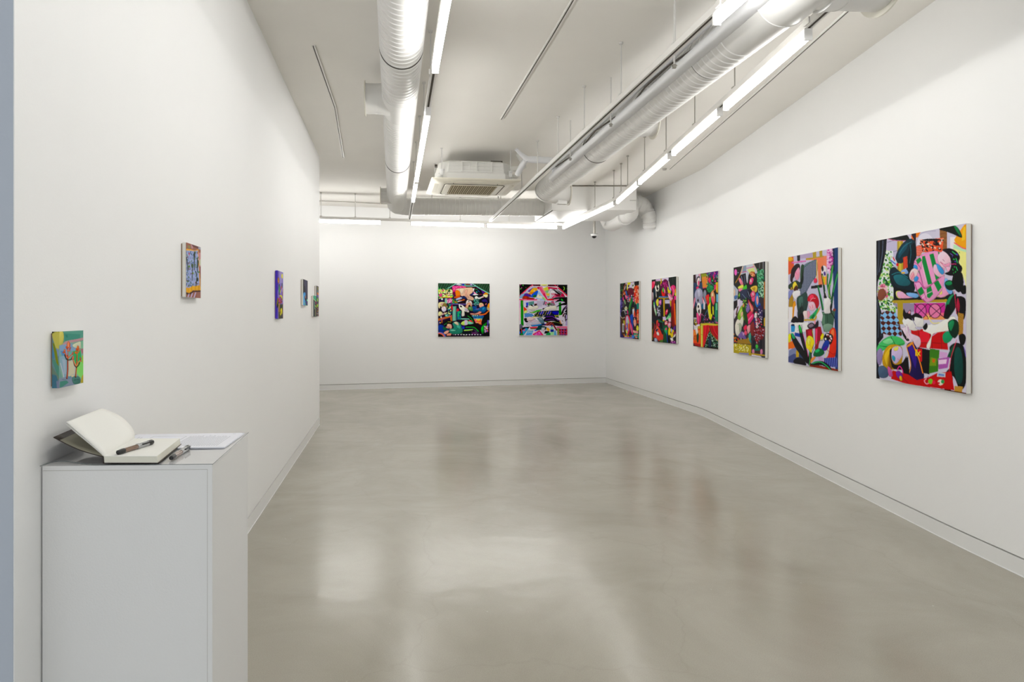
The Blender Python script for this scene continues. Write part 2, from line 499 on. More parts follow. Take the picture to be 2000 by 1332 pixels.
for py, lab in [(211, 'lit lamp tube on the right track nearest the camera'),
                (300, 'lit lamp tube second from the near end of the right track'),
                (357, 'lit lamp tube third from the near end of the right track'),
                (395, 'lit lamp tube on the right track just before the track bends')]:
    place_tube(*seg_from(RL, Yat(py) - 0.575), lab, g)
u = unit(r_k, r_c)
place_tube(r_k + u * 0.06, r_k + u * (0.06 + TL), 'lit lamp tube on the right track just after the track bends', g)
place_tube(r_k + u * (0.08 + TL), r_k + u * (0.08 + 2 * TL), 'lit lamp tube at the far end of the right track', g)
u = unit(b_l, r_c)
def bpt(px): v = hit(px, b_l, r_c); v.z = H + HT; return v
e1, e2, e3 = bpt(744.5), bpt(945.5), bpt(1087.5)
place_tube(e1 - u * TL, e1, 'lit lamp tube on the back track, cut off by the left wall edge', 'lamp tubes on the back track')
place_tube(e2 - u * TL, e2, 'lit lamp tube on the back track above the left square painting', 'lamp tubes on the back track')
place_tube(e3 - u * TL, e3, 'lit lamp tube on the back track above the right square painting', 'lamp tubes on the back track')
place_tube(e1 - u * (TL + 1.2), e1 - u * 1.2, 'lit lamp tube of the back track hidden behind the left wall', 'lamp tubes on the back track')

# ------------------------------------------------------------------ rails screwed to the ceiling
def ceiling_rail(label, pts, jig=None):
    P3 = [pt(x, y, HC) for x, y in pts]
    for p in P3: p.z = ZC - 0.012
    root = empty('ceiling_rail', (P3[len(P3) // 2].x, P3[len(P3) // 2].y, ZC), label, 'ceiling rail', 'slim rails fixed flat to the ceiling')
    body, slot = MB(), MB()
    for a, b in zip(P3[:-1], P3[1:]):
        body.beam(a + Vector((0, 0, 0.006)), b + Vector((0, 0, 0.006)), 0.024, 0.012)
        x = unit(a, b).cross(Vector((0, 0, 1))) * -0.002
        slot.beam(a + x + Vector((0, 0, 0.003)), b + x + Vector((0, 0, 0.003)), 0.0065, 0.008)
    body.build('rail', 'track', root); slot.build('rail_slot', 'slot', root)
ceiling_rail('slim bent rail fixed to the ceiling left of the left duct', [(612.5, 88), (654, 207), (670.5, 306)])
ceiling_rail('slim straight rail fixed to the ceiling between left track and middle track', [(1124, -10), (1079, 67), (979.5, 231)])
ceiling_rail('slim straight rail fixed to the ceiling beside the right track, near the right wall', [(1720, -38), (1500, 160), (1308, 329)])
s = MB(); c = pt(1298, 329, HC); s.sweep([(c.x, c.y, ZC - 0.02), (c.x, c.y, ZC)], [0.022, 0.03], 16)
tag(s.build('ceiling_detector', 'rodgrey', smooth=True), 'small round grey detector on the ceiling past the end of the right rail', 'detector')

# ------------------------------------------------------------------ spiral ducts
PITCH = 0.056
def ribbed(m, a, b, r, seg=64, amp=0.004, hw=0.0032):
    """straight spiral-seam pipe from a to b: flat wall with narrow raised seams"""
    a, b = Vector(a), Vector(b); L = (b - a).length; pos = [(0, 0)]; x = PITCH * 0.5
    while x < L - hw * 2:
        pos += [(x - hw * 1.6, 0), (x - hw * .5, 1), (x + hw * .5, 1), (x + hw * 1.6, 0)]; x += PITCH
    pos.append((L, 0))
    return m.sweep([a + (b - a) * (p / L) for p, _ in pos], [r + amp * q for _, q in pos], seg, caps=False)
def line_pts(a, b, step=0.007):
    a, b = Vector(a), Vector(b); n = max(2, int((b - a).length / step)); return [a + (b - a) * i / n for i in range(n + 1)]
def bend_pts(a, b, c, R, n=14):
    """arc rounding corner b"""
    u = (a - b).normalized(); w = (c - b).normalized(); half = math.acos(max(-1, min(1, u.dot(w)))) / 2
    t = R / math.tan(half); p0 = b + u * t; p1 = b + w * t
    cen = b + (u + w).normalized() * (R / math.sin(half))
    v0 = p0 - cen; v1 = p1 - cen; ang = v0.angle(v1); ax = v0.cross(v1).normalized()
    return [cen + Matrix.Rotation(ang * i / n, 3, ax) @ v0 for i in range(n + 1)]
D3 = Vector((L_dir.x, L_dir.y, 0))                # long direction of the room
R3 = Vector((D3.y, -D3.x, 0))                     # to the right of it

# --- left duct: long run, elbow, cross run to the box
r1, h1 = 0.125, 1.568
Yb = h1 * F / (CY - 403.2)
pb1 = Vector(((790 - CX) / F * Yb, Yb, H + h1)); pb2 = Vector(((1062 - CX) / F * Yb * 1.008, Yb * 1.008, H + h1))
# axis of the long run: from tangent directions measured about the vanishing point
def axis_point(angle_deg, h, Y):
    """point of a line parallel to the left wall: h above the eye, seen at this angle about the vanishing point x=768"""
    return Vector(((768 - CX) / F * Y + h * math.tan(math.radians(angle_deg)), Y, H + h))
Lp = lambda Y: axis_point(1.75, h1, Y)
# elbow corner: intersection of long axis with cross axis
def isect(a, da, b, db):
    t = ((b.x - a.x) * db.y - (b.y - a.y) * db.x) / (da.x * db.y - da.y * db.x); return a + da * t
da = (Lp(8) - Lp(4)).normalized(); db = (pb2 - pb1).normalized()
Lcor = isect(Lp(4), da, pb1, db)
root = empty('ventilation_duct', (Lp(5).x, Lp(5).y, H + h1 - r1),
             'white spiral duct left of the lamps, turning right along the back', 'duct')
arc = bend_pts(Lp(4), Lcor, pb2, 0.20)
a0 = Lp(0.0) - da * 0.6
st1, st2 = Lp(h1 * F / (CY - 194.5)), Lp(h1 * F / (CY - 382.5))       # centres of the two side outlets
runs = [(a0, st1 - da * 0.22, True), (st1 - da * 0.22, st1 + da * 0.20, False), (st1 + da * 0.20, arc[0], True)]
for k, (p, q, sp) in enumerate(runs):
    m = MB()
    if sp: ribbed(m, p, q, r1); m.build('spiral_section', 'duct', root, smooth=True)
    else: m.sweep(line_pts(p, q, 0.1), r1 + 0.0035, 56); m.build('plain_section', 'duct', root, smooth=True)
m = MB(); m.sweep(arc, r1 + 0.003, 48, caps=False)
for i in (0, 4, 9, 14): m.ring(arc[i], (arc[min(i + 1, 14)] - arc[max(i - 1, 0)]), r1 + 0.003, 0.0035)
m.build('elbow', 'duct', root, smooth=True)
m = MB(); ribbed(m, arc[-1], pb2, r1); m.build('spiral_section', 'duct', root, smooth=True)
# seams seen as thin dark arcs on the underside
for yy in (1.445 * F / (CY - 134), 1.445 * F / (CY - 337)):
    m = MB(); c = Lp(yy); m.ring(c, da, r1 + 0.0015, 0.0032); m.build('joint_seam', 'seam', root, smooth=True)
def outlet(root, c, side, length, r, axis, fr, thick=0.008, band=True):
    """round side outlet with flange; side = unit vector"""
    m = MB(); e = c + side * length
    m.sweep([c, e], r, 40); 
    if band: m.ring(c + side * (length * 0.45), side, r, 0.004)
    m.build('side_outlet', 'duct', root, smooth=True)
    # saddle where the outlet meets the duct
    m = MB(); m.sweep([c + side * 0.07, c + side * 0.16], [r * 1.1, r], 40); m.build('outlet_saddle', 'duct', root, smooth=True)
    m = MB(); m.sweep([e, e + side * thick], fr, 40)
    m.build('outlet_flange', 'flange', root, smooth=True)
left = -Vector((da.y, -da.x, 0))
fx = lambda px, c: (Vector(((px - CX) / F * c.y, c.y, c.z)) - c).length
outlet(root, st1, left, fx(715, st1), 0.107, da, 0.127)
outlet(root, st2, left, fx(744, st2), 0.098, da, 0.115)
for px in (978, 843.5):
    c = Vector(((px - CX) / F * Yb, Yb, 0)); m = MB(); m.rod((c.x, c.y, H + h1 + r1 - 0.01), (c.x, c.y, ZC), 0.004, 8)
    m.build('hanger_rod', 'rodgrey', root)
m = MB(); c = pb1 + db * ((974 - 790) / F * Yb)
m.box((c.x, c.y - 0.0, H + h1 + r1 + 0.01), (0.03, 0.02, 0.05)); m.ring(c, db, r1 + 0.004, 0.003); m.build('hanger_band', 'duct', root, smooth=True)

# --- right duct
r2 = 0.13
h2 = 1.50
Rp = lambda Y: axis_point(50.95, h2, Y)
dr = (Rp(8) - Rp(4)).normalized(); rl = Vector((dr.y, -dr.x, 0))
root = empty('ventilation_duct', (Rp(5).x, Rp(5).y, H + h2 - r2),
             'white spiral duct running down the room on the right with two insulated pipes alongside', 'duct')
Rcor = Rp(h2 * F / (CY - 376))
endc = Rcor + rl * 0.32
arc = bend_pts(Rp(4), Rcor, endc, 0.20)
near_ring = Rp((h2 - 0.08) * F / (CY - 28))
s1 = Rp(h2 * F / (CY - 238))
m = MB(); ribbed(m, near_ring + dr * 0.35, arc[0], r2); m.build('spiral_section', 'duct', root, smooth=True)
m = MB(); m.sweep([near_ring - dr * 0.1, near_ring + dr * 0.35], r2 + 0.003, 56); m.build('plain_section', 'duct', root, smooth=True)
m = MB(); m.sweep([near_ring - dr * 0.95, near_ring], r2 + 0.010, 56); m.ring(near_ring, dr, r2 + 0.009, 0.004)
m.build('wide_collar', 'duct', root, smooth=True)
m = MB(); ribbed(m, near_ring - dr * 4.0, near_ring - dr * 0.95, r2); m.build('spiral_section', 'duct', root, smooth=True)
m = MB(); m.sweep(arc, r2 + 0.003, 48, caps=False); m.build('elbow', 'duct', root, smooth=True)
m = MB(); m.sweep([arc[-1], endc], r2 + 0.003, 40); m.build('end_outlet', 'duct', root, smooth=True)
m = MB(); m.sweep([endc, endc + rl * 0.01], r2 + 0.022, 40); m.build('outlet_flange', 'flange', root, smooth=True)
m = MB(); m.box(arc[-1] + Vector((0.03, -0.04, -r2 + 0.005)), (0.12, 0.07, 0.05), rz=0.2); m.build('damper_lever_box', 'duct', root, bevel=0.004)
for yy in ((h2 - r2) * F / (CY - 153), (h2 - r2) * F / (CY - 318)):
    m = MB(); m.ring(Rp(yy), dr, r2 + 0.0015, 0.003); m.build('joint_seam', 'seam', root, smooth=True)
outlet(root, s1, rl, 0.19, 0.105, dr, 0.13)
s0 = near_ring - dr * 0.20
outlet(root, s0, rl, 0.34, 0.135, dr, 0.16)

# --- insulated pipes along the right duct
def pipe(label, a_deg, h, Y0, Y1, r, tail=None, cat='pipe', wob=0.0008):
    pts = line_pts(axis_point(a_deg, h, Y0), axis_point(a_deg, h, Y1), 0.03)
    if tail: pts = tail(pts)
    rnd = random.Random(int(a_deg * 100))
    m = MB(); ws = [rnd.uniform(-wob, wob) for _ in pts]
    m.sweep(pts, lambda i, d, th: r + ws[i] + 0.001 * math.sin(th * 2 + d * 9), 20)
    return tag(m.build('insulated_pipe', 'pipe', smooth=True), label, cat)
pA = pipe('white wrapped pipe running close against the upper left of the right duct', 49.45, 1.475, 1.6, 7.2, 0.040)
pB = pipe('second white wrapped pipe, higher, half hidden behind the middle track', 47.0, 1.56, 1.6, 7.05, 0.034)
# down-turned end of the near pipe
tA = axis_point(49.45, 1.475, 7.2)
# thick pipe crossing from the cassette to the pipe pair
Yx = 1.56 * F / (CY - 316)
m = MB()
xa = dp(1012, 297, 6.95); xb = dp(1030, 311, 7.0); xc = dp(1092, 315, 7.0); xd = axis_point(47.0, 1.56, 7.05)
m.sweep([dp(1008, 291, 6.95), dp(1016, 300, 6.97), xb], [0.018, 0.02, 0.034], 16)
m.sweep([xb, dp(1040, 311.5, 7.0), dp(1060, 312.5, 7.0), dp(1080, 314, 7.0), xc], [0.034, 0.036, 0.035, 0.036, 0.034], 20)
m.sweep([xc, (xc + xd) / 2, xd], 0.034, 20)
m.sweep([dp(1027, 312, 7.0), dp(1018, 326, 7.1), dp(1010, 342, 7.15)], [0.03, 0.032, 0.03], 16)
tag(m.build('insulated_pipe', 'pipe', smooth=True), 'thick white insulated pipe crossing from the ceiling cassette to the right duct', 'pipe')
m = MB(); m.sweep([dp(1085, 320, 7.15), dp(1084, 333, 7.16), dp(1084, 346, 7.17), dp(1088, 350, 7.18)], [0.031, 0.031, 0.032, 0.028], 18)
tag(m.build('insulated_pipe', 'tape', smooth=True), 'short white pipe dropping down to meet the right duct', 'pipe')
m = MB()
cab = [axis_point(48.3 + 0.5 * math.sin(i * 1.7), 1.52 + 0.01 * math.sin(i * 2.3), 2.0 + 0.35 * i) for i in range(15)]
m.sweep(cab, 0.006, 8)
tag(m.build('cable', 'slot', smooth=True), 'thin dark cable lying between the two wrapped pipes', 'cable')
for (px, py0, py1) in ((1317, 50, 128), (1193, 180, 243), (1114, 259, 310)):
    Y = 1.435 * F / (CY - py1); x = (px - CX) / F * Y
    rt = empty('pipe_hanger', (x, Y, H + 1.425), {1317: 'pipe hanger rod and clamp nearest the camera', 1193: 'pipe hanger rod and clamp in the middle of the pipe run',
               1114: 'pipe hanger rod and clamp at the far end of the pipe run'}[px], 'pipe hanger', 'pipe hangers')
    m = MB(); m.rod((x, Y, H + 1.43), (x, Y, ZC), 0.0055, 8); m.build('hanger_rod', 'rod', rt, smooth=True)
    m = MB(); m.box((x, Y, H + 1.43), (0.018, 0.016, 0.022)); m.rod((x - 0.015, Y, H + 1.435), (x + 0.015, Y, H + 1.435), 0.004, 8)
    m.build('clamp', 'rodgrey', rt)

# ------------------------------------------------------------------ sheet metal box and flexible ducts
Yf, Yk, hb = 1.79 * F / (CY - 362), 0, 0
hb = (CY - 410.3) / F * Yf; Yk = hb * F / (CY - 432)
f1, f2 = Vector(((1077.4 - CX) / F * Yf, Yf, 0)), Vector(((1243.3 - CX) / F * Yf, Yf, 0))
k1 = Vector(((1044.5 - CX) / F * Yk, Yk, 0)); k2 = k1 + (f2 - f1)
zb = H + hb
root = empty('duct_plenum_box', ((f1.x + k2.x) / 2, (Yf + Yk) / 2, zb), 'large white sheet metal box against the ceiling in the far right corner', 'duct box')
m = MB(); m.prism([f1, f2, k2, k1], zb, ZC - 0.012); m.build('casing', 'box', root, bevel=0.003)
m = MB(); m.beam(f1 + Vector((0, -0.004, ZC - 0.012)), f2 + Vector((0, -0.004, ZC - 0.012)), 0.006, 0.007); m.build('top_gap', 'gapline', root)
g1, g2 = f1 + (f2 - f1) * 0.44, k1 + (k2 - k1) * 0.44
m = MB(); m.prism([f1 + Vector((0.02, 0.02, 0)), g1 + Vector((0, 0.02, 0)), g2 - Vector((0, 0.02, 0)), k1 + Vector((0.02, -0.02, 0))], zb - 0.012, zb + 0.001)
m.build('access_panel', 'box', root, bevel=0.002)
m = MB()
for a, b in ((f1, k1), (g1, g2)):
    m.beam(a + Vector((0.012, 0.02, zb - 0.003)), b + Vector((0.012, -0.02, zb - 0.003)), 0.008, 0.006)
m.build('panel_joint', 'ac_line', root)
m = MB(); c = Vector(((1236 - CX) / F * Yf, Yf - 0.004, H + (CY - 391.5) / F * Yf)); m.box(c, (0.085, 0.006, 0.006)); m.build('latch', 'rodgrey', root)
m = MB(); c = dp(1088, 391.3, Yf); m.box(c + Vector((0, -0.01, 0)), (0.03, 0.02, 0.005)); m.build('screw_tab', 'rodgrey', root)

def flex(label, path, r, name='flexible_duct', pitch=0.035, amp=0.010):
    pts = []
    P_ = [Vector(p) for p in path]
    n = len(P_)
    for i in range(n - 1):
        p0 = P_[max(i - 1, 0)]; p1 = P_[i]; p2 = P_[i + 1]; p3 = P_[min(i + 2, n - 1)]
        for k in range(12):
            t = k / 12
            pts.append(0.5 * ((2 * p1) + (p2 - p0) * t + (2 * p0 - 5 * p1 + 4 * p2 - p3) * t * t + (3 * p1 - p0 - 3 * p2 + p3) * t ** 3))
    pts.append(P_[-1])
    out = []
    for a, b in zip(pts[:-1], pts[1:]):
        k = max(1, int((b - a).length / 0.006)); out += [a + (b - a) * i / k for i in range(k)]
    out.append(pts[-1])
    m = MB(); m.sweep(out, lambda i, d, th: r - amp * abs(math.sin(math.pi * d / pitch)) ** 0.6 * (0.8 + 0.2 * math.sin(th * 3 + d * 20)), 32)
    return tag(m.build(name, 'duct', smooth=True), label, 'duct')
zc = zb + 0.22
A_pl = (B_corner, R_bend1)
def fx_(px, py, gap):
    v = hit(px, *A_pl); Y = v.y - gap; return dp(px, py, Y)
flex('ribbed flexible duct bending from the box down into the right wall',
     [dp(1236, 396, Yf + 0.45), dp(1250, 398, Yf + 0.48), fx_(1260, 408, 0.36), fx_(1267, 422, 0.24), fx_(1270, 434, 0.15), fx_(1271, 444, 0.10)], 0.118, pitch=0.042, amp=0.020)
# smooth round duct behind and below the box
Yd = Yk + 0.30
m = MB()
pts = [dp(1190, 420, Yd), dp(1190, 432, Yd), dp(1196, 440, Yd), dp(1206, 439, Yd - 0.03), dp(1222, 432, Yd - 0.2), dp(1232, 426, Yd - 0.32)]
m.sweep([dp(1186, 400, Yd), dp(1186, 428, Yd), dp(1189, 436, Yd), dp(1196, 437.5, Yd - 0.05), dp(1212, 429, Yd - 0.55), dp(1222, 424, Yd - 0.9)], [0.12, 0.12, 0.118, 0.115, 0.115, 0.115], 32)
tag(m.build('ventilation_duct', 'duct', smooth=True), 'smooth white round duct emerging below the back edge of the sheet metal box', 'duct')
Ye = Yd - 0.9
pe = dp(1222, 424, Ye)
flex('short ribbed flexible duct joining the smooth duct to the underside of the box', [pe + Vector((-0.03, 0, 0)), dp(1231, 421, Ye - 0.1), dp(1234, 410, Ye - 0.2), dp(1226, 396, Ye - 0.3)], 0.10, pitch=0.03)

# ------------------------------------------------------------------ dome camera
Yc = Yk + 0.14
c = dp(1160.5, 457, Yc)
root = empty('security_camera', (c.x, c.y, c.z - 0.07), 'small black and white dome security camera on a pole below the sheet metal box', 'camera')
m = MB(); m.rod((c.x, c.y, c.z), (c.x, c.y, ZC), 0.021, 16); m.build('mounting_pole', 'rodgrey', root, smooth=True)
m = MB(); m.sweep([c + Vector((0, 0, 0.004)), c, c - Vector((0, 0, 0.006)), c - Vector((0, 0, 0.034))], [0.03, 0.056, 0.056, 0.046], 28); m.build('camera_base', 'white_plastic', root, smooth=True)
m = MB(); m.ring(c - Vector((0, 0, 0.001)), (0, 0, 1), 0.055, 0.002); m.build('base_seam', 'black', root)
m = MB(); q = [c - Vector((0, 0, 0.033 + 0.036 * math.sin(a))) for a in [math.pi / 2 * i / 8 for i in range(9)]]
m.sweep(q, [max(0.038 * math.cos(math.pi / 2 * i / 8), 0.001) for i in range(9)], 24); m.build('camera_dome', 'dome', root, smooth=True)

# ------------------------------------------------------------------ ceiling cassette air conditioner
ha = 1.44
near_l, near_r = pt(843.4, 348.7, ha), pt(1018.6, 353.6, ha)
far_r, far_l = pt(986.8, 382.6, ha), pt(834.2, 379.6, ha)
cc = (near_l + near_r + far_l + far_r) / 4
ux = (near_r - near_l).normalized(); uy = Vector((-ux.y, ux.x, 0))
uy = ((far_l - near_l).normalized() + (far_r - near_r).normalized()).normalized()
WX = (near_r - near_l).length / 2; WY = ((far_l - near_l).length + (far_r - near_r).length) / 4
def ac(x, y, z): return cc + ux * x + uy * y + Vector((0, 0, z))
root = empty('ceiling_cassette_unit', (cc.x, cc.y, H + ha), 'cream and white ceiling cassette air conditioner hanging between left track and middle track', 'air conditioner')
def rr(hx, hy, r, n=5):
    out = []
    for sx, sy, a0_ in ((1, 1, 0), (-1, 1, 90), (-1, -1, 180), (1, -1, 270)):
        for k in range(n + 1):
            a = math.radians(a0_ + 90 * k / n); out.append((sx * (hx - r) + r * math.cos(a), sy * (hy - r) + r * math.sin(a)))
    return out
def layers(m, specs, mi=0, cap0=True, cap1=True):
    n = len(specs[0][0]); vs = []
    for poly, z in specs: vs += [ac(x, y, z) for x, y in poly]
    fs = [(i * n + k, i * n + (k + 1) % n, (i + 1) * n + (k + 1) % n, (i + 1) * n + k) for i in range(len(specs) - 1) for k in range(n)]
    if cap0: fs.append(tuple(range(n - 1, -1, -1)))
    if cap1: fs.append(tuple((len(specs) - 1) * n + k for k in range(n)))
    return m.add(vs, fs, mi)
# decorative panel: thin edge, sloping underside, flat centre
m = MB(); layers(m, [(rr(WX * .70, WY * .68, .05), -0.020), (rr(WX * .74, WY * .72, .05), -0.022), (rr(WX * .98, WY * .98, .03), -0.002), (rr(WX, WY, .02), 0.006), (rr(WX, WY, .02), 0.016), (rr(WX * .94, WY * .94, .03), 0.022)])
m.build('decorative_panel', 'ac_panel', root, smooth=True)
m = MB()
fr_ = rr(WX * .685, WY * .655, .045)
for i in range(len(fr_)):
    a, b = fr_[i], fr_[(i + 1) % len(fr_)]; m.beam(ac(a[0], a[1], -0.0215), ac(b[0], b[1], -0.0215), 0.006, 0.005)
for sx in (-1, 1):
    for sy in (-1, 1): m.beam(ac(sx * WX * .5, sy * WY * .655, -0.0215), ac(sx * WX * .5, sy * WY * .76, -0.018), 0.005, 0.006)
m.build('grille_outline', 'ac_line', root)
m = MB(); gx, gy = WX * .53, WY * .54
layers(m, [(rr(WX * .66, WY * .63, .04), -0.027), (rr(WX * .665, WY * .635, .042), -0.020)]); m.build('grille_plate', 'ac_panel', root, bevel=0.002)
m = MB(); layers(m, [(rr(gx, gy, .004, 1), -0.0285), (rr(gx, gy, .004, 1), -0.026)]); gd = m.build('intake_grille', 'ac_dark', root)
m = MB(); ns = 22
for i in range(ns):
    x = -gx + 2 * gx * (i + 0.5) / ns
    w = 2 * gx / ns * (0.62 if i % 2 else 0.36)
    a, b = ac(x, -gy, -0.030), ac(x, gy, -0.030); m.beam(a, b, w, 0.004)
m.build('grille_slats', 'ac_slat', root)
for sx, sy in ((1, 0), (-1, 0), (0, 1), (0, -1)):
    m = MB()
    if sx: m.beam(ac(sx * WX * .83, -WY * .55, -0.0135), ac(sx * WX * .83, WY * .55, -0.0135), 0.075, 0.006)
    else: m.beam(ac(-WX * .55, sy * WY * .83, -0.0135), ac(WX * .55, sy * WY * .83, -0.0135), 0.075, 0.006)
    m.build('air_vane', 'ac_panel', root, bevel=0.002)
# casing above
bx, by = 0.42, 0.41
def octo(hx, hy, c): return [(hx, -hy + c), (hx, hy - c), (hx - c, hy), (-hx + c, hy), (-hx, hy - c), (-hx, -hy + c), (-hx + c, -hy), (hx - c, -hy)]
m = MB(); layers(m, [(octo(bx, by, .10), 0.02), (octo(bx, by, .10), 0.085), (octo(bx - .012, by - .012, .10), 0.09), (octo(bx - .02, by - .02, .10), 0.205), (octo(bx - .05, by - .05, .10), 0.225)])
m.build('casing', 'ac_body', root, bevel=0.008)
m = MB()
for z in (0.125, 0.165): m.beam(ac(-.29, -by + .012, z), ac(.29, -by + .012, z), 0.012, 0.006)
for x in (-.15, -.075, .02, .095, .16): m.beam(ac(x, -by + .012, 0.10), ac(x, -by + .014, 0.20), 0.006, 0.012, up=(0, 1, 0))
for x0, x1 in ((-.16, .17),):
    for z in (0.10, 0.205): m.beam(ac(x0, -by + .010, z), ac(x1, -by + .010, z), 0.014, 0.007)
    for x in (x0, 0.005, x1): m.beam(ac(x, -by + .006, 0.10), ac(x, -by + .008, 0.208), 0.012, 0.014, up=(0, 1, 0))
m.build('casing_ribs', 'ac_body', root)
for sx in (-1, 1):
    for sy in (-1, 1):
        p = ac(sx * (bx - 0.03) - (0.0 if sx < 0 else -0.0), sy * (by - 0.04), 0)
        if sy < 0: p = Vector((dp(862.5 if sx < 0 else 997, 400, p.y).x, p.y, p.z))
        rd = MB(); rd.rod((p.x, p.y, H + ha + 0.03), (p.x, p.y, ZC), 0.0055, 8); rd.sweep([(p.x, p.y, ZC - .006), (p.x, p.y, ZC)], 0.014, 10)
        rd.build('hanger_rod', 'rod', root, smooth=True)
        b_ = MB(); b_.box((p.x, p.y, H + ha + 0.12), (0.05, 0.05, 0.006)); b_.box((p.x + sx * 0.0, p.y, H + ha + 0.09), (0.035, 0.012, 0.06))
        b_.sweep([(p.x, p.y, H + ha + 0.10), (p.x, p.y, H + ha + 0.115)], 0.013, 6)
        b_.build('hanger_bracket', 'white_plastic', root)
m = MB(); m.box(ac(0.24, -0.30, 0.235), (0.13, 0.03, 0.02), rz=0.1); m.box(ac(-.40, 0.1, 0.26), (0.03, 0.08, 0.02)); m.build('cable_clips', 'slot', root)
m = MB()
m.sweep([ac(bx - .03, -.28, 0.17), ac(bx + .08, -.28, 0.175), ac(bx + .13, -.28, 0.20), ac(bx + .12, -.27, 0.26), ac(bx + .07, -.26, 0.335), ac(bx + .08, -.25, 0.345)], [0.03, 0.034, 0.036, 0.028, 0.022, 0.02], 16)
m.sweep([ac(bx - .03, -.22, 0.10), ac(bx + .06, -.2, 0.10), ac(bx + .12, -.2, 0.16)], [0.02, 0.024, 0.022], 14)
m.build('refrigerant_pipe', 'ac_body', root, smooth=True)

# thin cable at the top of the back wall
m = MB(); vs = []
for i, (px, dz) in enumerate([(600, .0), (640, .002), (670, .004), (700, .0), (742, -.002), (790, .0), (900, .002), (1045, .0)]):
    v = hit(px, B_left, B_corner); vs.append(Vector((v.x, v.y, 0)) + Vector((-B_dir.y, B_dir.x, 0)) * -0.5 + Vector((0, 0, ZC - 0.012 + dz)))
m.sweep(vs, 0.008, 8); tag(m.build('cable', 'rodgrey', smooth=True), 'thin white cable fixed along the ceiling just in front of the back wall', 'cable')

# ------------------------------------------------------------------ plinth with guest book
hp = -0.36; zp = H + hp
pf_r, pk_r = pt(415, 907.6, hp), pt(484, 848.2, hp)
pf_l = pt(78.5, 910.5, hp)
pk_l = pf_l + (pk_r - pf_r)
for _p in (pf_l, pk_l):                    # keep 3 mm clear of the left wall
    _n = Vector((L_dir.y, -L_dir.x)); _d = (XY(_p) - L_mid).dot(_n)
    if _d < 0.003: _p.x += (0.003 - _d)
root = empty('plinth', ((pf_l.x + pk_r.x) / 2, (pf_l.y + pk_r.y) / 2, 0), 'white painted plinth standing against the left wall with the guest book on top', 'plinth')
m = MB(); m.prism([pf_l, pf_r, pk_r, pk_l], 0, zp); m.build('plinth_body', 'plinth', root, bevel=0.0012)
m = MB(); e1_ = (pf_r - pf_l).normalized()
m.beam(pf_l + Vector((0.002, -0.0003, -0.011)), pf_r + Vector((-0.012, -0.0003, -0.011)), 0.0007, 0.0008)
m.beam(pf_r + Vector((-0.012, -0.0003, -0.011)), Vector((pf_r.x - 0.012, pf_r.y - 0.0003, 0.02)), 0.0007, 0.0008, up=(0, 1, 0))
m.build('panel_seam', 'rodgrey', root)

def on_p(px, py, dz=0.0): return pt(px, py, hp + dz)
# clear film on top
nx_, ny_ = 36, 14
def film_pt(s, t):
    p = pf_l.lerp(pf_r, s).lerp(pk_l.lerp(pk_r, s), t) 
    ex = (pf_l - pf_r).normalized(); ey = (pf_l - pk_l).normalized()
    p = p + ex * (0.008 * (1 - s) * (1 - t) - 0.002) + ey * (0.004 - 0.004 * t)
    z = 0.0022 + 0.010 * math.exp(-((s - 0.13) / 0.12) ** 2) * (1 - t) ** 1.2 - 0.006 * math.exp(-((s + 0.02) / 0.06) ** 2) * (1 - t) ** 2
    z += 0.003 * math.exp(-((s - 1) / 0.05) ** 2) * (t)
    z = max(z, 0.0018) if s > 0.03 else max(z, -0.003 if s < 0.01 else 0.0016)
    return p + Vector((0, 0, z))
vs = [film_pt(i / nx_, j / ny_) for j in range(ny_ + 1) for i in range(nx_ + 1)]
fs = [(j * (nx_ + 1) + i, j * (nx_ + 1) + i + 1, (j + 1) * (nx_ + 1) + i + 1, (j + 1) * (nx_ + 1) + i) for j in range(ny_) for i in range(nx_)]
root = empty('clear_film_sheet', (pf_l.x + 0.2, pf_l.y + 0.2, zp), 'clear plastic film lying on the plinth top with a curled front left corner', 'plastic sheet')
m = MB(); m.add(vs, fs); fo = m.build('film', 'film', root, smooth=True)
m = MB(); m.sweep([film_pt(i / nx_, 0) for i in range(nx_ + 1)], 0.0007, 6); m.sweep([film_pt(1, j / ny_) for j in range(ny_ + 1)], 0.0006, 6)
m.build('film_edge', 'filmedge', root)

# guest book
zt = 0.0045
A = on_p(203, 905, zt); B = on_p(309.7, 905, zt)
dv = Vector(((354.8 - CX) / F * 1.835 * 1.04, 1.835 * 1.04, A.z)) - B
dv = on_p(354.5, 868.5, zt) - B
Bd = B + dv; Ad = A + dv
TH = 0.0165
root = empty('guest_book', ((A.x + Bd.x) / 2, (A.y + Bd.y) / 2, A.z), 'open guest book with blank cream pages lying at the front of the plinth', 'book')
up = Vector((0, 0, 1)); ex = (B - A).normalized(); ey = dv.normalized(); Wb = (B - A).length; Db = dv.length
m = MB(); m.hexa([A + ex * 0.001 + up * .0018, B - ex * .002 + up * .0018, Bd - ex * .002 - ey * .002 + up * .0018, Ad + ex * .001 - ey * .002 + up * .0018,
                  A + up * TH, B - ex * .004 + up * TH, Bd - ex * .004 - ey * .002 + up * TH, Ad + up * TH - ey * .002]); m.build('page_block', 'pageblock', root)
m = MB(); m.hexa([A + up * (TH), B - ex * .004 + up * TH, Bd - ex * .004 - ey * .002 + up * TH, Ad - ey * .002 + up * TH,
                  A + up * (TH + .0008), B - ex * .004 + up * (TH + .0008), Bd - ex * .004 - ey * .002 + up * (TH + .0008), Ad - ey * .002 + up * (TH + .0008)]); m.build('top_page', 'paper', root)
m = MB()
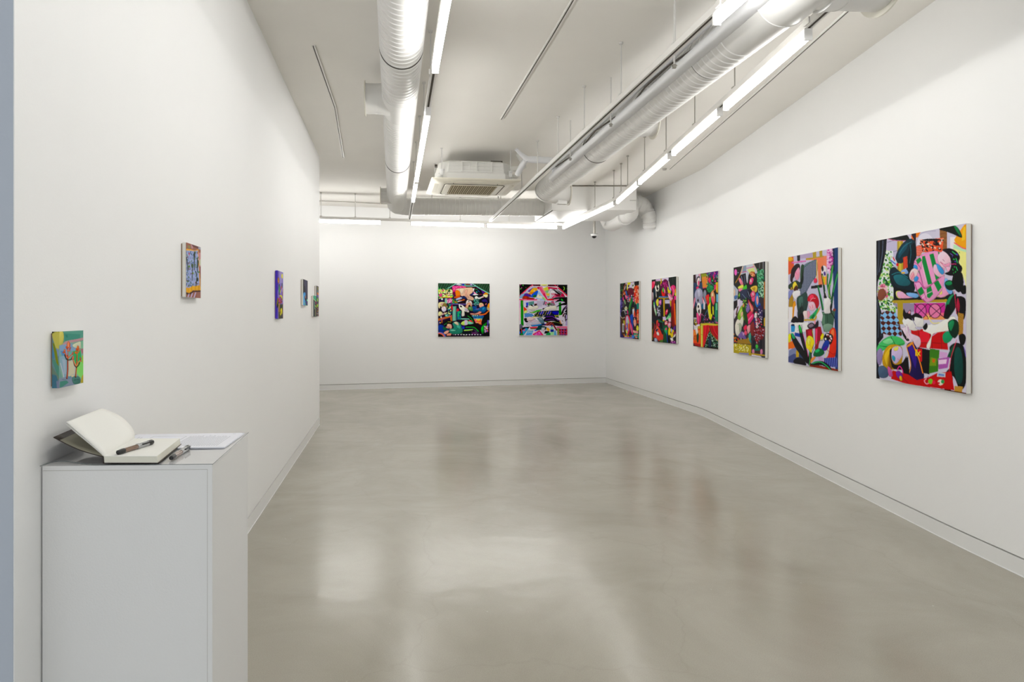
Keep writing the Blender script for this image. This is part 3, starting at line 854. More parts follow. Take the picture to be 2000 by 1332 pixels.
m.hexa([A - ex * .002, B + ex * .001, Bd + ex * .001 + ey * .002, Ad - ex * .002 + ey * .002, A - ex * .002 + up * .0018, B + ex * .001 + up * .0018, Bd + ex * .001 + ey * .002 + up * .0018, Ad - ex * .002 + ey * .002 + up * .0018])
m.hexa([A - ex * .0022, A - ex * .0004, Ad - ex * .0004 + ey * .002, Ad - ex * .0022 + ey * .002, A - ex * .0022 + up * TH, A - ex * .0004 + up * TH, Ad - ex * .0004 + ey * .002 + up * TH, Ad - ex * .0022 + ey * .002 + up * TH])
m.build('back_cover', 'cover', root)
def leaf(base_pts, depth_vec, th, name, mat, taper=None):
    """sheet with a cross-section curve (front), extruded along depth_vec"""
    vs = []; n = len(base_pts); K = 8
    for j in range(K + 1):
        for i, p in enumerate(base_pts):
            off = (taper(i / (n - 1), j / K) if taper else Vector((0, 0, 0)))
            vs.append(p + depth_vec * (j / K) + off)
    fs = [(j * n + i, j * n + i + 1, (j + 1) * n + i + 1, (j + 1) * n + i) for j in range(K) for i in range(n - 1)]
    m = MB(); m.add(vs, fs); o = m.build(name, mat, root, smooth=True)
    s_ = o.modifiers.new('t', 'SOLIDIFY'); s_.thickness = th; s_.offset = 0
    return o
S = A + up * (TH - 0.001)
tip = dp(104.5, 854, A.y)
cov = [S + (tip - S) * t + up * (-0.006 * math.sin(math.pi * t)) for t in [i / 8 for i in range(9)]]
leaf(cov, dv, 0.0022, 'front_cover', 'cover')
cov2 = [p + up * 0.0014 + ex * 0.0006 for p in cov[:-1]]
leaf(cov2, dv * 0.985, 0.0005, 'endpaper', 'coverin')
def curve(pxs, Y): return [dp(x, y, Y) for x, y in pxs]
def smooth_pts(P_, k=6):
    out = []; n = len(P_)
    for i in range(n - 1):
        p0, p1, p2, p3 = P_[max(i - 1, 0)], P_[i], P_[i + 1], P_[min(i + 2, n - 1)]
        for j in range(k):
            t = j / k; out.append(0.5 * ((2 * p1) + (p2 - p0) * t + (2 * p0 - 5 * p1 + 4 * p2 - p3) * t * t + (3 * p1 - p0 - 3 * p2 + p3) * t ** 3))
    out.append(P_[-1]); return out
lf = smooth_pts(curve([(204, 892), (192, 879), (168, 857), (147, 839), (129.5, 824)], A.y))
def tp(s, t):   # back edge of the leaf bulges more than the front one
    return up * (0.010 * t * math.sin(math.pi * s) ** 1.0) + ex * (0.018 * t * math.sin(math.pi * s))
leaf(lf, dv, 0.0004, 'turned_page', 'paper', tp)
lf2 = smooth_pts(curve([(204, 893), (191, 881), (166, 860), (144, 842), (128, 828)], A.y))
leaf(lf2, dv, 0.0004, 'turned_page', 'paper', tp)

# card behind the book
Yq = (A + dv).y + 0.012
root = empty('postcard', tuple(dp(217, 870, Yq)), 'small dark card with red print standing up behind the open guest book', 'card')
q = [dp(196, 806, Yq), dp(207, 804.3, Yq), dp(213, 804.3, Yq), dp(233, 827, Yq), dp(245, 866, Yq), dp(206, 866, Yq)]
m = MB(); n = len(q); m.add(q + [p + Vector((0, .0012, 0)) for p in q], [tuple(range(n)), tuple(range(2 * n - 1, n - 1, -1))] + [(i, (i + 1) % n, n + (i + 1) % n, n + i) for i in range(n)]); m.build('card_sheet', 'card', root)
m = MB()
for (x0, y0, x1, y1) in ((205, 806.5, 210, 808), (211, 812, 216, 814.5), (218, 815, 229, 826), (208, 808, 213, 811), (215, 822, 226, 828)):
    m.beam(dp(x0, y0, Yq - .0006), dp(x1, y1, Yq - .0006), 0.003, 0.0012, up=(0, 1, 0))
m.build('card_print', 'cardred', root)

# paper sheets
h_ = 0.0025
Pa = on_p(438.4, 875.5, h_); Pb = on_p(478, 847.4, h_); Pc = on_p(269, 850.5, h_)
Pd = Pa + (Pc - Pb)
root = empty('paper_stack', ((Pa.x + Pc.x) / 2, (Pa.y + Pc.y) / 2, Pa.z), 'thin stack of white printed sheets on the plinth behind the guest book', 'paper')
for k in range(5):
    rnd = random.Random(k); off = Vector((rnd.uniform(-.0012, .0012), rnd.uniform(-.0012, .0012), 0.0007 * k))
    m = MB(); q = [p + off for p in (Pd, Pa, Pb, Pc)]; m.hexa(q + [p + up * 0.0006 for p in q]); m.build('sheet', 'sheet', root)
sx_ = (Pa - Pd); sy_ = (Pb - Pa); top = 0.0007 * 4 + 0.0007
m = MB()
def sp(u, v): return Pd + sx_ * u + sy_ * v + up * top
rnd = random.Random(5)
for i in range(18):                        # rows of text run from front to back
    u_ = 0.545 + i * 0.0215; v1 = 0.10 + rnd.uniform(0.62, 0.74)
    m.beam(sp(u_, 0.10), sp(u_, v1), 0.0010, 0.0002)
for i in range(4): u_ = 0.05 + i * 0.03; m.beam(sp(u_, 0.3), sp(u_, 0.3 + rnd.uniform(.3, .5)), 0.0010, 0.0002)
for a, b in (((.2, .1), (.2, .8)), ((.2, .8), (.5, .8)), ((.5, .8), (.5, .55)), ((.5, .55), (.43, .55)), ((.43, .55), (.43, .1)), ((.43, .1), (.2, .1)), ((.9, .93), (.93, .93))):
    m.beam(sp(*a), sp(*b), 0.0009, 0.0002)
m.build('printed_text', 'ink', root)

# pens
def make_pen(a, b, label):
    a, b = Vector(a), Vector(b); d = (b - a).normalized(); L = 0.138
    b = a + d * L
    root = empty('pen', tuple((a + b) / 2 - up * 0.0065), label, 'pen', 'gel pens on the plinth')
    P_ = lambda t: a + d * L * t
    m = MB(); m.sweep([P_(0), P_(.01), P_(.10), P_(.17)], [0.003, 0.0052, 0.0062, 0.0062], 18); m.build('end_plug', 'black', root, smooth=True)
    m = MB(); m.sweep([P_(.17), P_(.52)], [0.006, 0.006], 18); m.build('barrel', 'pen_barrel', root, smooth=True)
    m = MB(); m.sweep([P_(.52), P_(.54), P_(.58), P_(.6)], [0.0068, 0.0072, 0.0072, 0.0066], 18); m.build('cap_ring', 'pen_clear', root, smooth=True)
    m = MB(); m.sweep([P_(.6), P_(.84)], [0.0066, 0.0066], 18); m.build('cap', 'pen_clear', root, smooth=True)
    m = MB(); m.sweep([P_(.84), P_(.95), P_(.99), P_(1)], [0.0068, 0.0068, 0.005, 0.002], 18); m.build('cap_end', 'black', root, smooth=True)
    side = Vector((d.y, -d.x, 0))
    m = MB(); m.beam(P_(.62) + up * .004 + side * .0075, P_(.92) + up * .004 + side * .0075, 0.0025, 0.003); m.build('clip', 'black', root)
make_pen(pt(229.5, 884, H * 0 + hp + zt + TH + .007), pt(288, 866, hp + zt + TH + .007), 'brown gel pen lying on the open page of the guest book')
make_pen(on_p(334, 895, .009), on_p(365, 875, .009), 'brown gel pen lying on the plastic film right of the guest book')

# ------------------------------------------------------------------ paintings: rasterised brush shapes stored as point colours
def _hom(src, dst):
    A_ = []
    for (x, y), (u, v) in zip(src, dst):
        A_.append([x, y, 1, 0, 0, 0, -u * x, -u * y]); A_.append([0, 0, 0, x, y, 1, -v * x, -v * y])
    b_ = np.array([c for p in dst for c in p], float)
    h = np.linalg.solve(np.array(A_, float), b_); return np.append(h, 1).reshape(3, 3)
def _spl(p, closed, k=5):
    p = np.array(p, float).reshape(-1, 2); n = len(p)
    if n < 3: return p
    out = []
    rng = range(n) if closed else range(n - 1)
    for i in rng:
        if closed: a, b, c, d = p[i - 1], p[i], p[(i + 1) % n], p[(i + 2) % n]
        else: a, b, c, d = p[max(i - 1, 0)], p[i], p[i + 1], p[min(i + 2, n - 1)]
        for j in range(k):
            t = j / k; out.append(0.5 * ((2 * b) + (c - a) * t + (2 * a - 5 * b + 4 * c - d) * t * t + (3 * b - a - 3 * c + d) * t ** 3))
    if not closed: out.append(p[-1])
    return np.array(out)
def _inside(P_, X, Y):
    c = np.zeros(X.shape, bool); n = len(P_)
    for i in range(n):
        x0, y0 = P_[i - 1]; x1, y1 = P_[i]
        if y0 == y1: continue
        m = (Y >= min(y0, y1)) & (Y < max(y0, y1))
        c ^= m & (X < (x1 - x0) * (Y - y0) / (y1 - y0) + x0)
    return c
def raster(text, corners, nx, ny, bgc='888888', ss=2, ow=0.0):
    W_, H_ = nx * ss, ny * ss
    Hm = _hom([(0, 0), (1, 0), (1, 1), (0, 1)], corners)
    u, v = np.meshgrid((np.arange(W_) + .5) / W_, (np.arange(H_) + .5) / H_)
    w = Hm[2, 0] * u + Hm[2, 1] * v + Hm[2, 2]
    X = (Hm[0, 0] * u + Hm[0, 1] * v + Hm[0, 2]) / w; Y = (Hm[1, 0] * u + Hm[1, 1] * v + Hm[1, 2]) / w
    hx = lambda s_: np.array(srgb([int(s_[i:i + 2], 16) for i in (0, 2, 4)]))
    img = np.empty((H_, W_, 3)); img[:] = hx(bgc)
    def crop(x0, y0, x1, y1):
        m = (X >= x0) & (X <= x1) & (Y >= y0) & (Y <= y1)
        r = np.where(m.any(1))[0]; c = np.where(m.any(0))[0]
        if len(r) == 0 or len(c) == 0: return None
        return slice(r[0], r[-1] + 1), slice(c[0], c[-1] + 1)
    for ln in text.strip().splitlines():
        t = ln.split('#')[0].split()
        if not t: continue
        k = t[0]
        if k in 'PC':
            col = hx(t[1]); p = np.array(list(map(float, t[2:])) ).reshape(-1, 2)
            if k == 'C': p = _spl(p, True)
            s_ = crop(*p.min(0), *p.max(0))
            if s_:
                x, y = X[s_], Y[s_]; m = _inside(p, x, y); sub = img[s_]; ext = p.max(0) - p.min(0)
                if k == 'C' and ow > 0 and ext.min() > ow * 4:      # brushed modelling: paler top edge, deeper lower edge, dark contour
                    q = (x - p[:, 0].min()) / ext[0] * .4 + (y - p[:, 1].min()) / ext[1] * .6
                    q = q + 0.05 * np.sin(x / (ow * 2.3) + y / (ow * 3.1))
                    sub[m] = col * np.clip(1.22 - 0.5 * q[m], .4, 1.4)[:, None]
                    cl_ = np.vstack([p, p[:1]]); e = np.zeros(x.shape, bool); wd = ow * .5
                    for (x0, y0), (x1, y1) in zip(cl_[:-1], cl_[1:]):
                        L2 = max((x1 - x0) ** 2 + (y1 - y0) ** 2, 1e-9)
                        t_ = np.clip(((x - x0) * (x1 - x0) + (y - y0) * (y1 - y0)) / L2, 0, 1)
                        e |= (x - x0 - t_ * (x1 - x0)) ** 2 + (y - y0 - t_ * (y1 - y0)) ** 2 <= wd * wd
                    sub[e & m] = col * 0.22
                else: sub[m] = col
        elif k == 'E':
            col = hx(t[1]); cx, cy, rx, ry = map(float, t[2:6]); a = math.radians(float(t[6])) if len(t) > 6 else 0
            r = max(rx, ry); s_ = crop(cx - r, cy - r, cx + r, cy + r)
            if s_:
                dx, dy = X[s_] - cx, Y[s_] - cy; ca, sa = math.cos(a), math.sin(a)
                img[s_][((dx * ca + dy * sa) / rx) ** 2 + ((-dx * sa + dy * ca) / ry) ** 2 <= 1] = col
        elif k == 'L':
            col = hx(t[1]); wd = float(t[2]) / 2; p = _spl(list(map(float, t[3:])), False)
            s_ = crop(*(p.min(0) - wd), *(p.max(0) + wd))
            if s_:
                x, y = X[s_], Y[s_]; m = np.zeros(x.shape, bool)
                for (x0, y0), (x1, y1) in zip(p[:-1], p[1:]):
                    L2 = max((x1 - x0) ** 2 + (y1 - y0) ** 2, 1e-9)
                    q = np.clip(((x - x0) * (x1 - x0) + (y - y0) * (y1 - y0)) / L2, 0, 1)
                    m |= (x - x0 - q * (x1 - x0)) ** 2 + (y - y0 - q * (y1 - y0)) ** 2 <= wd * wd
                img[s_][m] = col
        elif k == 'D':      # D seed n rx ry col,col,... polygon
            rnd = random.Random(int(t[1])); n = int(t[2]); rx, ry = float(t[3]), float(t[4]); cols = [hx(c) for c in t[5].split(',')]
            p = np.array(list(map(float, t[6:]))).reshape(-1, 2); lo, hi = p.min(0), p.max(0)
            for _ in range(n):
                cx, cy = rnd.uniform(lo[0], hi[0]), rnd.uniform(lo[1], hi[1])
                if not _inside(p, np.array([cx]), np.array([cy]))[0]: continue
                f = rnd.uniform(.6, 1.3); a = rnd.uniform(0, 3.14); R_ = max(rx, ry) * f
                s_ = crop(cx - R_, cy - R_, cx + R_, cy + R_)
                if s_:
                    dx, dy = X[s_] - cx, Y[s_] - cy; ca, sa = math.cos(a), math.sin(a)
                    img[s_][((dx * ca + dy * sa) / (rx * f)) ** 2 + ((-dx * sa + dy * ca) / (ry * f)) ** 2 <= 1] = cols[rnd.randrange(len(cols))]
        elif k == 'K':      # K px py angle colA colB polygon : diamond/check pattern
            px_, py_, a = float(t[1]), float(t[2]), math.radians(float(t[3])); ca_, cb_ = hx(t[4]), hx(t[5])
            p = np.array(list(map(float, t[6:]))).reshape(-1, 2); s_ = crop(*p.min(0), *p.max(0))
            if s_:
                x, y = X[s_], Y[s_]; m = _inside(p, x, y)
                uu = (x * math.cos(a) + y * math.sin(a)) / px_; vv = (-x * math.sin(a) + y * math.cos(a)) / py_
                ck = ((np.floor(uu) + np.floor(vv)) % 2) == 0
                sub = img[s_]; sub[m & ck] = ca_; sub[m & ~ck] = cb_
        elif k == 'S':      # S period duty angle col polygon : stripes
            per, du, a = float(t[1]), float(t[2]), math.radians(float(t[3])); col = hx(t[4])
            p = np.array(list(map(float, t[5:]))).reshape(-1, 2); s_ = crop(*p.min(0), *p.max(0))
            if s_:
                x, y = X[s_], Y[s_]; m = _inside(p, x, y)
                ck = ((x * math.cos(a) + y * math.sin(a)) / per) % 1 < du
                img[s_][m & ck] = col
    img = img.reshape(ny, ss, nx, ss, 3).mean((1, 3))
    g_ = img.mean(2, keepdims=True); img = np.clip(g_ + (img - g_) * 1.12, 0.0, 0.9)
    return np.where(img < .2, img * (.45 + img * 2.75), img)

def paint_material(name):
    m = bpy.data.materials.new(name); m.use_nodes = True; nt = m.node_tree; b = nt.nodes['Principled BSDF']
    at = nt.nodes.new('ShaderNodeAttribute'); at.attribute_name = 'pigment'
    nt.links.new(at.outputs['Color'], b.inputs['Base Color'])
    b.inputs['Roughness'].default_value = 0.55; b.inputs['Specular IOR Level'].default_value = 0.08
    tc = nt.nodes.new('ShaderNodeTexCoord'); n = nt.nodes.new('ShaderNodeTexNoise'); n.inputs['Scale'].default_value = 350
    nt.links.new(tc.outputs['Object'], n.inputs['Vector']); bp = nt.nodes.new('ShaderNodeBump'); bp.inputs['Strength'].default_value = 0.25
    bp.inputs['Distance'].default_value = 0.0006
    nt.links.new(n.outputs['Fac'], bp.inputs['Height']); nt.links.new(bp.outputs[0], b.inputs['Normal'])
    return m
M['paint'] = paint_material('acrylic_paint')

def painting(label, group, text, quad, scale, org, wall, side_px, nx, ny, bgc='888888', side_text=None, side_cols=None, tdef=None, t_out=None):
    """quad: TL,TR,BR,BL of the painted face in crop pixels; org/scale take them to picture pixels"""
    Q = [(org[0] + x / scale, org[1] + y / scale) for x, y in quad]
    xl = (Q[0][0] + Q[3][0]) / 2; xr = (Q[1][0] + Q[2][0]) / 2
    a, b = wall; a = Vector((a[0], a[1])); b = Vector((b[0], b[1])); d = (b - a).normalized(); n = Vector((d.y, -d.x))
    if n.dot(-a) < 0: n = -n                              # towards the eye
    if tdef is None:
        k = xl if side_px < xl else xr
        pw = hit(side_px, a, b); kk = (k - CX) / F
        t = (kk * pw.y - pw.x) / (n.x - kk * n.y)
        t = min(max(t, 0.02), 0.05)
    else: t = tdef
    ao, bo = a + n * t, b + n * t
    pl_, pr_ = hit(xl, ao, bo), hit(xr, ao, bo)
    zt_ = ((CY - Q[0][1]) / F * pl_.y + (CY - Q[1][1]) / F * pr_.y) / 2 + H
    zb_ = ((CY - Q[3][1]) / F * pl_.y + (CY - Q[2][1]) / F * pr_.y) / 2 + H
    nn = Vector((n.x, n.y, 0))
    cen = (pl_ + pr_) / 2
    root = empty('painting', (cen.x - nn.x * t, cen.y - nn.y * t, zb_), label, 'painting', group)
    up_ = Vector((0, 0, 1))
    # stretched canvas body
    m = MB(); bk = nn * (t - 0.0015); c4 = [Vector((pl_.x, pl_.y, 0)), Vector((pr_.x, pr_.y, 0))]
    e = nn * 0.0008
    bodyp = [c4[0] - e, c4[1] - e, c4[1] - nn * (t - 0.004), c4[0] - nn * (t - 0.004)]
    if side_cols:
        # painted edges: a column of colour bands on the side that is seen
        m.prism(bodyp, zb_ + .0005, zt_ - .0005)
        o = m.build('canvas_edge', 'canvas', root)
    else:
        m.prism(bodyp, zb_, zt_); o = m.build('canvas_edge', 'canvas', root, bevel=0.0025)
    m = MB(); ins = 0.004
    dd = (c4[1] - c4[0]).normalized() * ins
    m.prism([c4[0] - nn * (t - 0.0045) + dd, c4[1] - nn * (t - 0.0045) - dd, c4[1] - nn * t - dd, c4[0] - nn * t + dd], zb_ + ins, zt_ - ins)
    m.build('stretcher_bar', 'wood', root)
    img = raster(text, quad, nx, ny, bgc, ow=scale * (0.75 if t_out is None else t_out))
    def grid(name, p0, p1, z0, z1, im):
        ny_, nx_ = im.shape[:2]
        uu = (np.arange(nx_) + 0.0) / (nx_ - 1); vv = (np.arange(ny_) + 0.0) / (ny_ - 1)
        co = np.empty((ny_, nx_, 3)); rl = root_loc(root)
        co[..., 0] = (p0.x + (p1.x - p0.x) * uu)[None, :] - rl.x; co[..., 1] = (p0.y + (p1.y - p0.y) * uu)[None, :] - rl.y
        co[..., 2] = (z1 + (z0 - z1) * vv)[:, None] - rl.z
        me = bpy.data.meshes.new(name); me.vertices.add(nx_ * ny_); me.vertices.foreach_set('co', co.ravel().astype(np.float32))
        i = (np.arange(ny_ - 1)[:, None] * nx_ + np.arange(nx_ - 1)[None, :]).ravel()
        q = np.stack([i, i + nx_, i + nx_ + 1, i + 1], 1).ravel().astype(np.int32); nf = len(i)
        me.loops.add(nf * 4); me.loops.foreach_set('vertex_index', q); me.polygons.add(nf)
        me.polygons.foreach_set('loop_start', np.arange(0, nf * 4, 4, dtype=np.int32))
        me.update(calc_edges=True)
        at = me.color_attributes.new('pigment', 'FLOAT_COLOR', 'POINT')
        rgba = np.ones((ny_ * nx_, 4), np.float32); rgba[:, :3] = im.reshape(-1, 3); at.data.foreach_set('color', rgba.ravel())
        me.materials.append(M['paint']); o = bpy.data.objects.new(name, me); C.objects.link(o); o.parent = root
        return o
    grid('painted_surface', Vector((pl_.x, pl_.y, 0)), Vector((pr_.x, pr_.y, 0)), zb_, zt_, img)
    if side_cols:
        im2 = raster(side_text, [(0, 0), (100, 0), (100, 300), (0, 300)], 20, 60, side_cols)
        pe = c4[0] - (c4[1] - c4[0]).normalized() * 0.0004
        g0 = pe - nn * (t - 0.004)
        grid('painted_edge', Vector((g0.x, g0.y, 0)), Vector((pe.x, pe.y, 0)), zb_, zt_, im2)
    return root
WL = (L_mid, L_far); WB = (R_bend1, R_bend2); WA = (B_corner, R_bend1); WK = (B_left, B_corner)

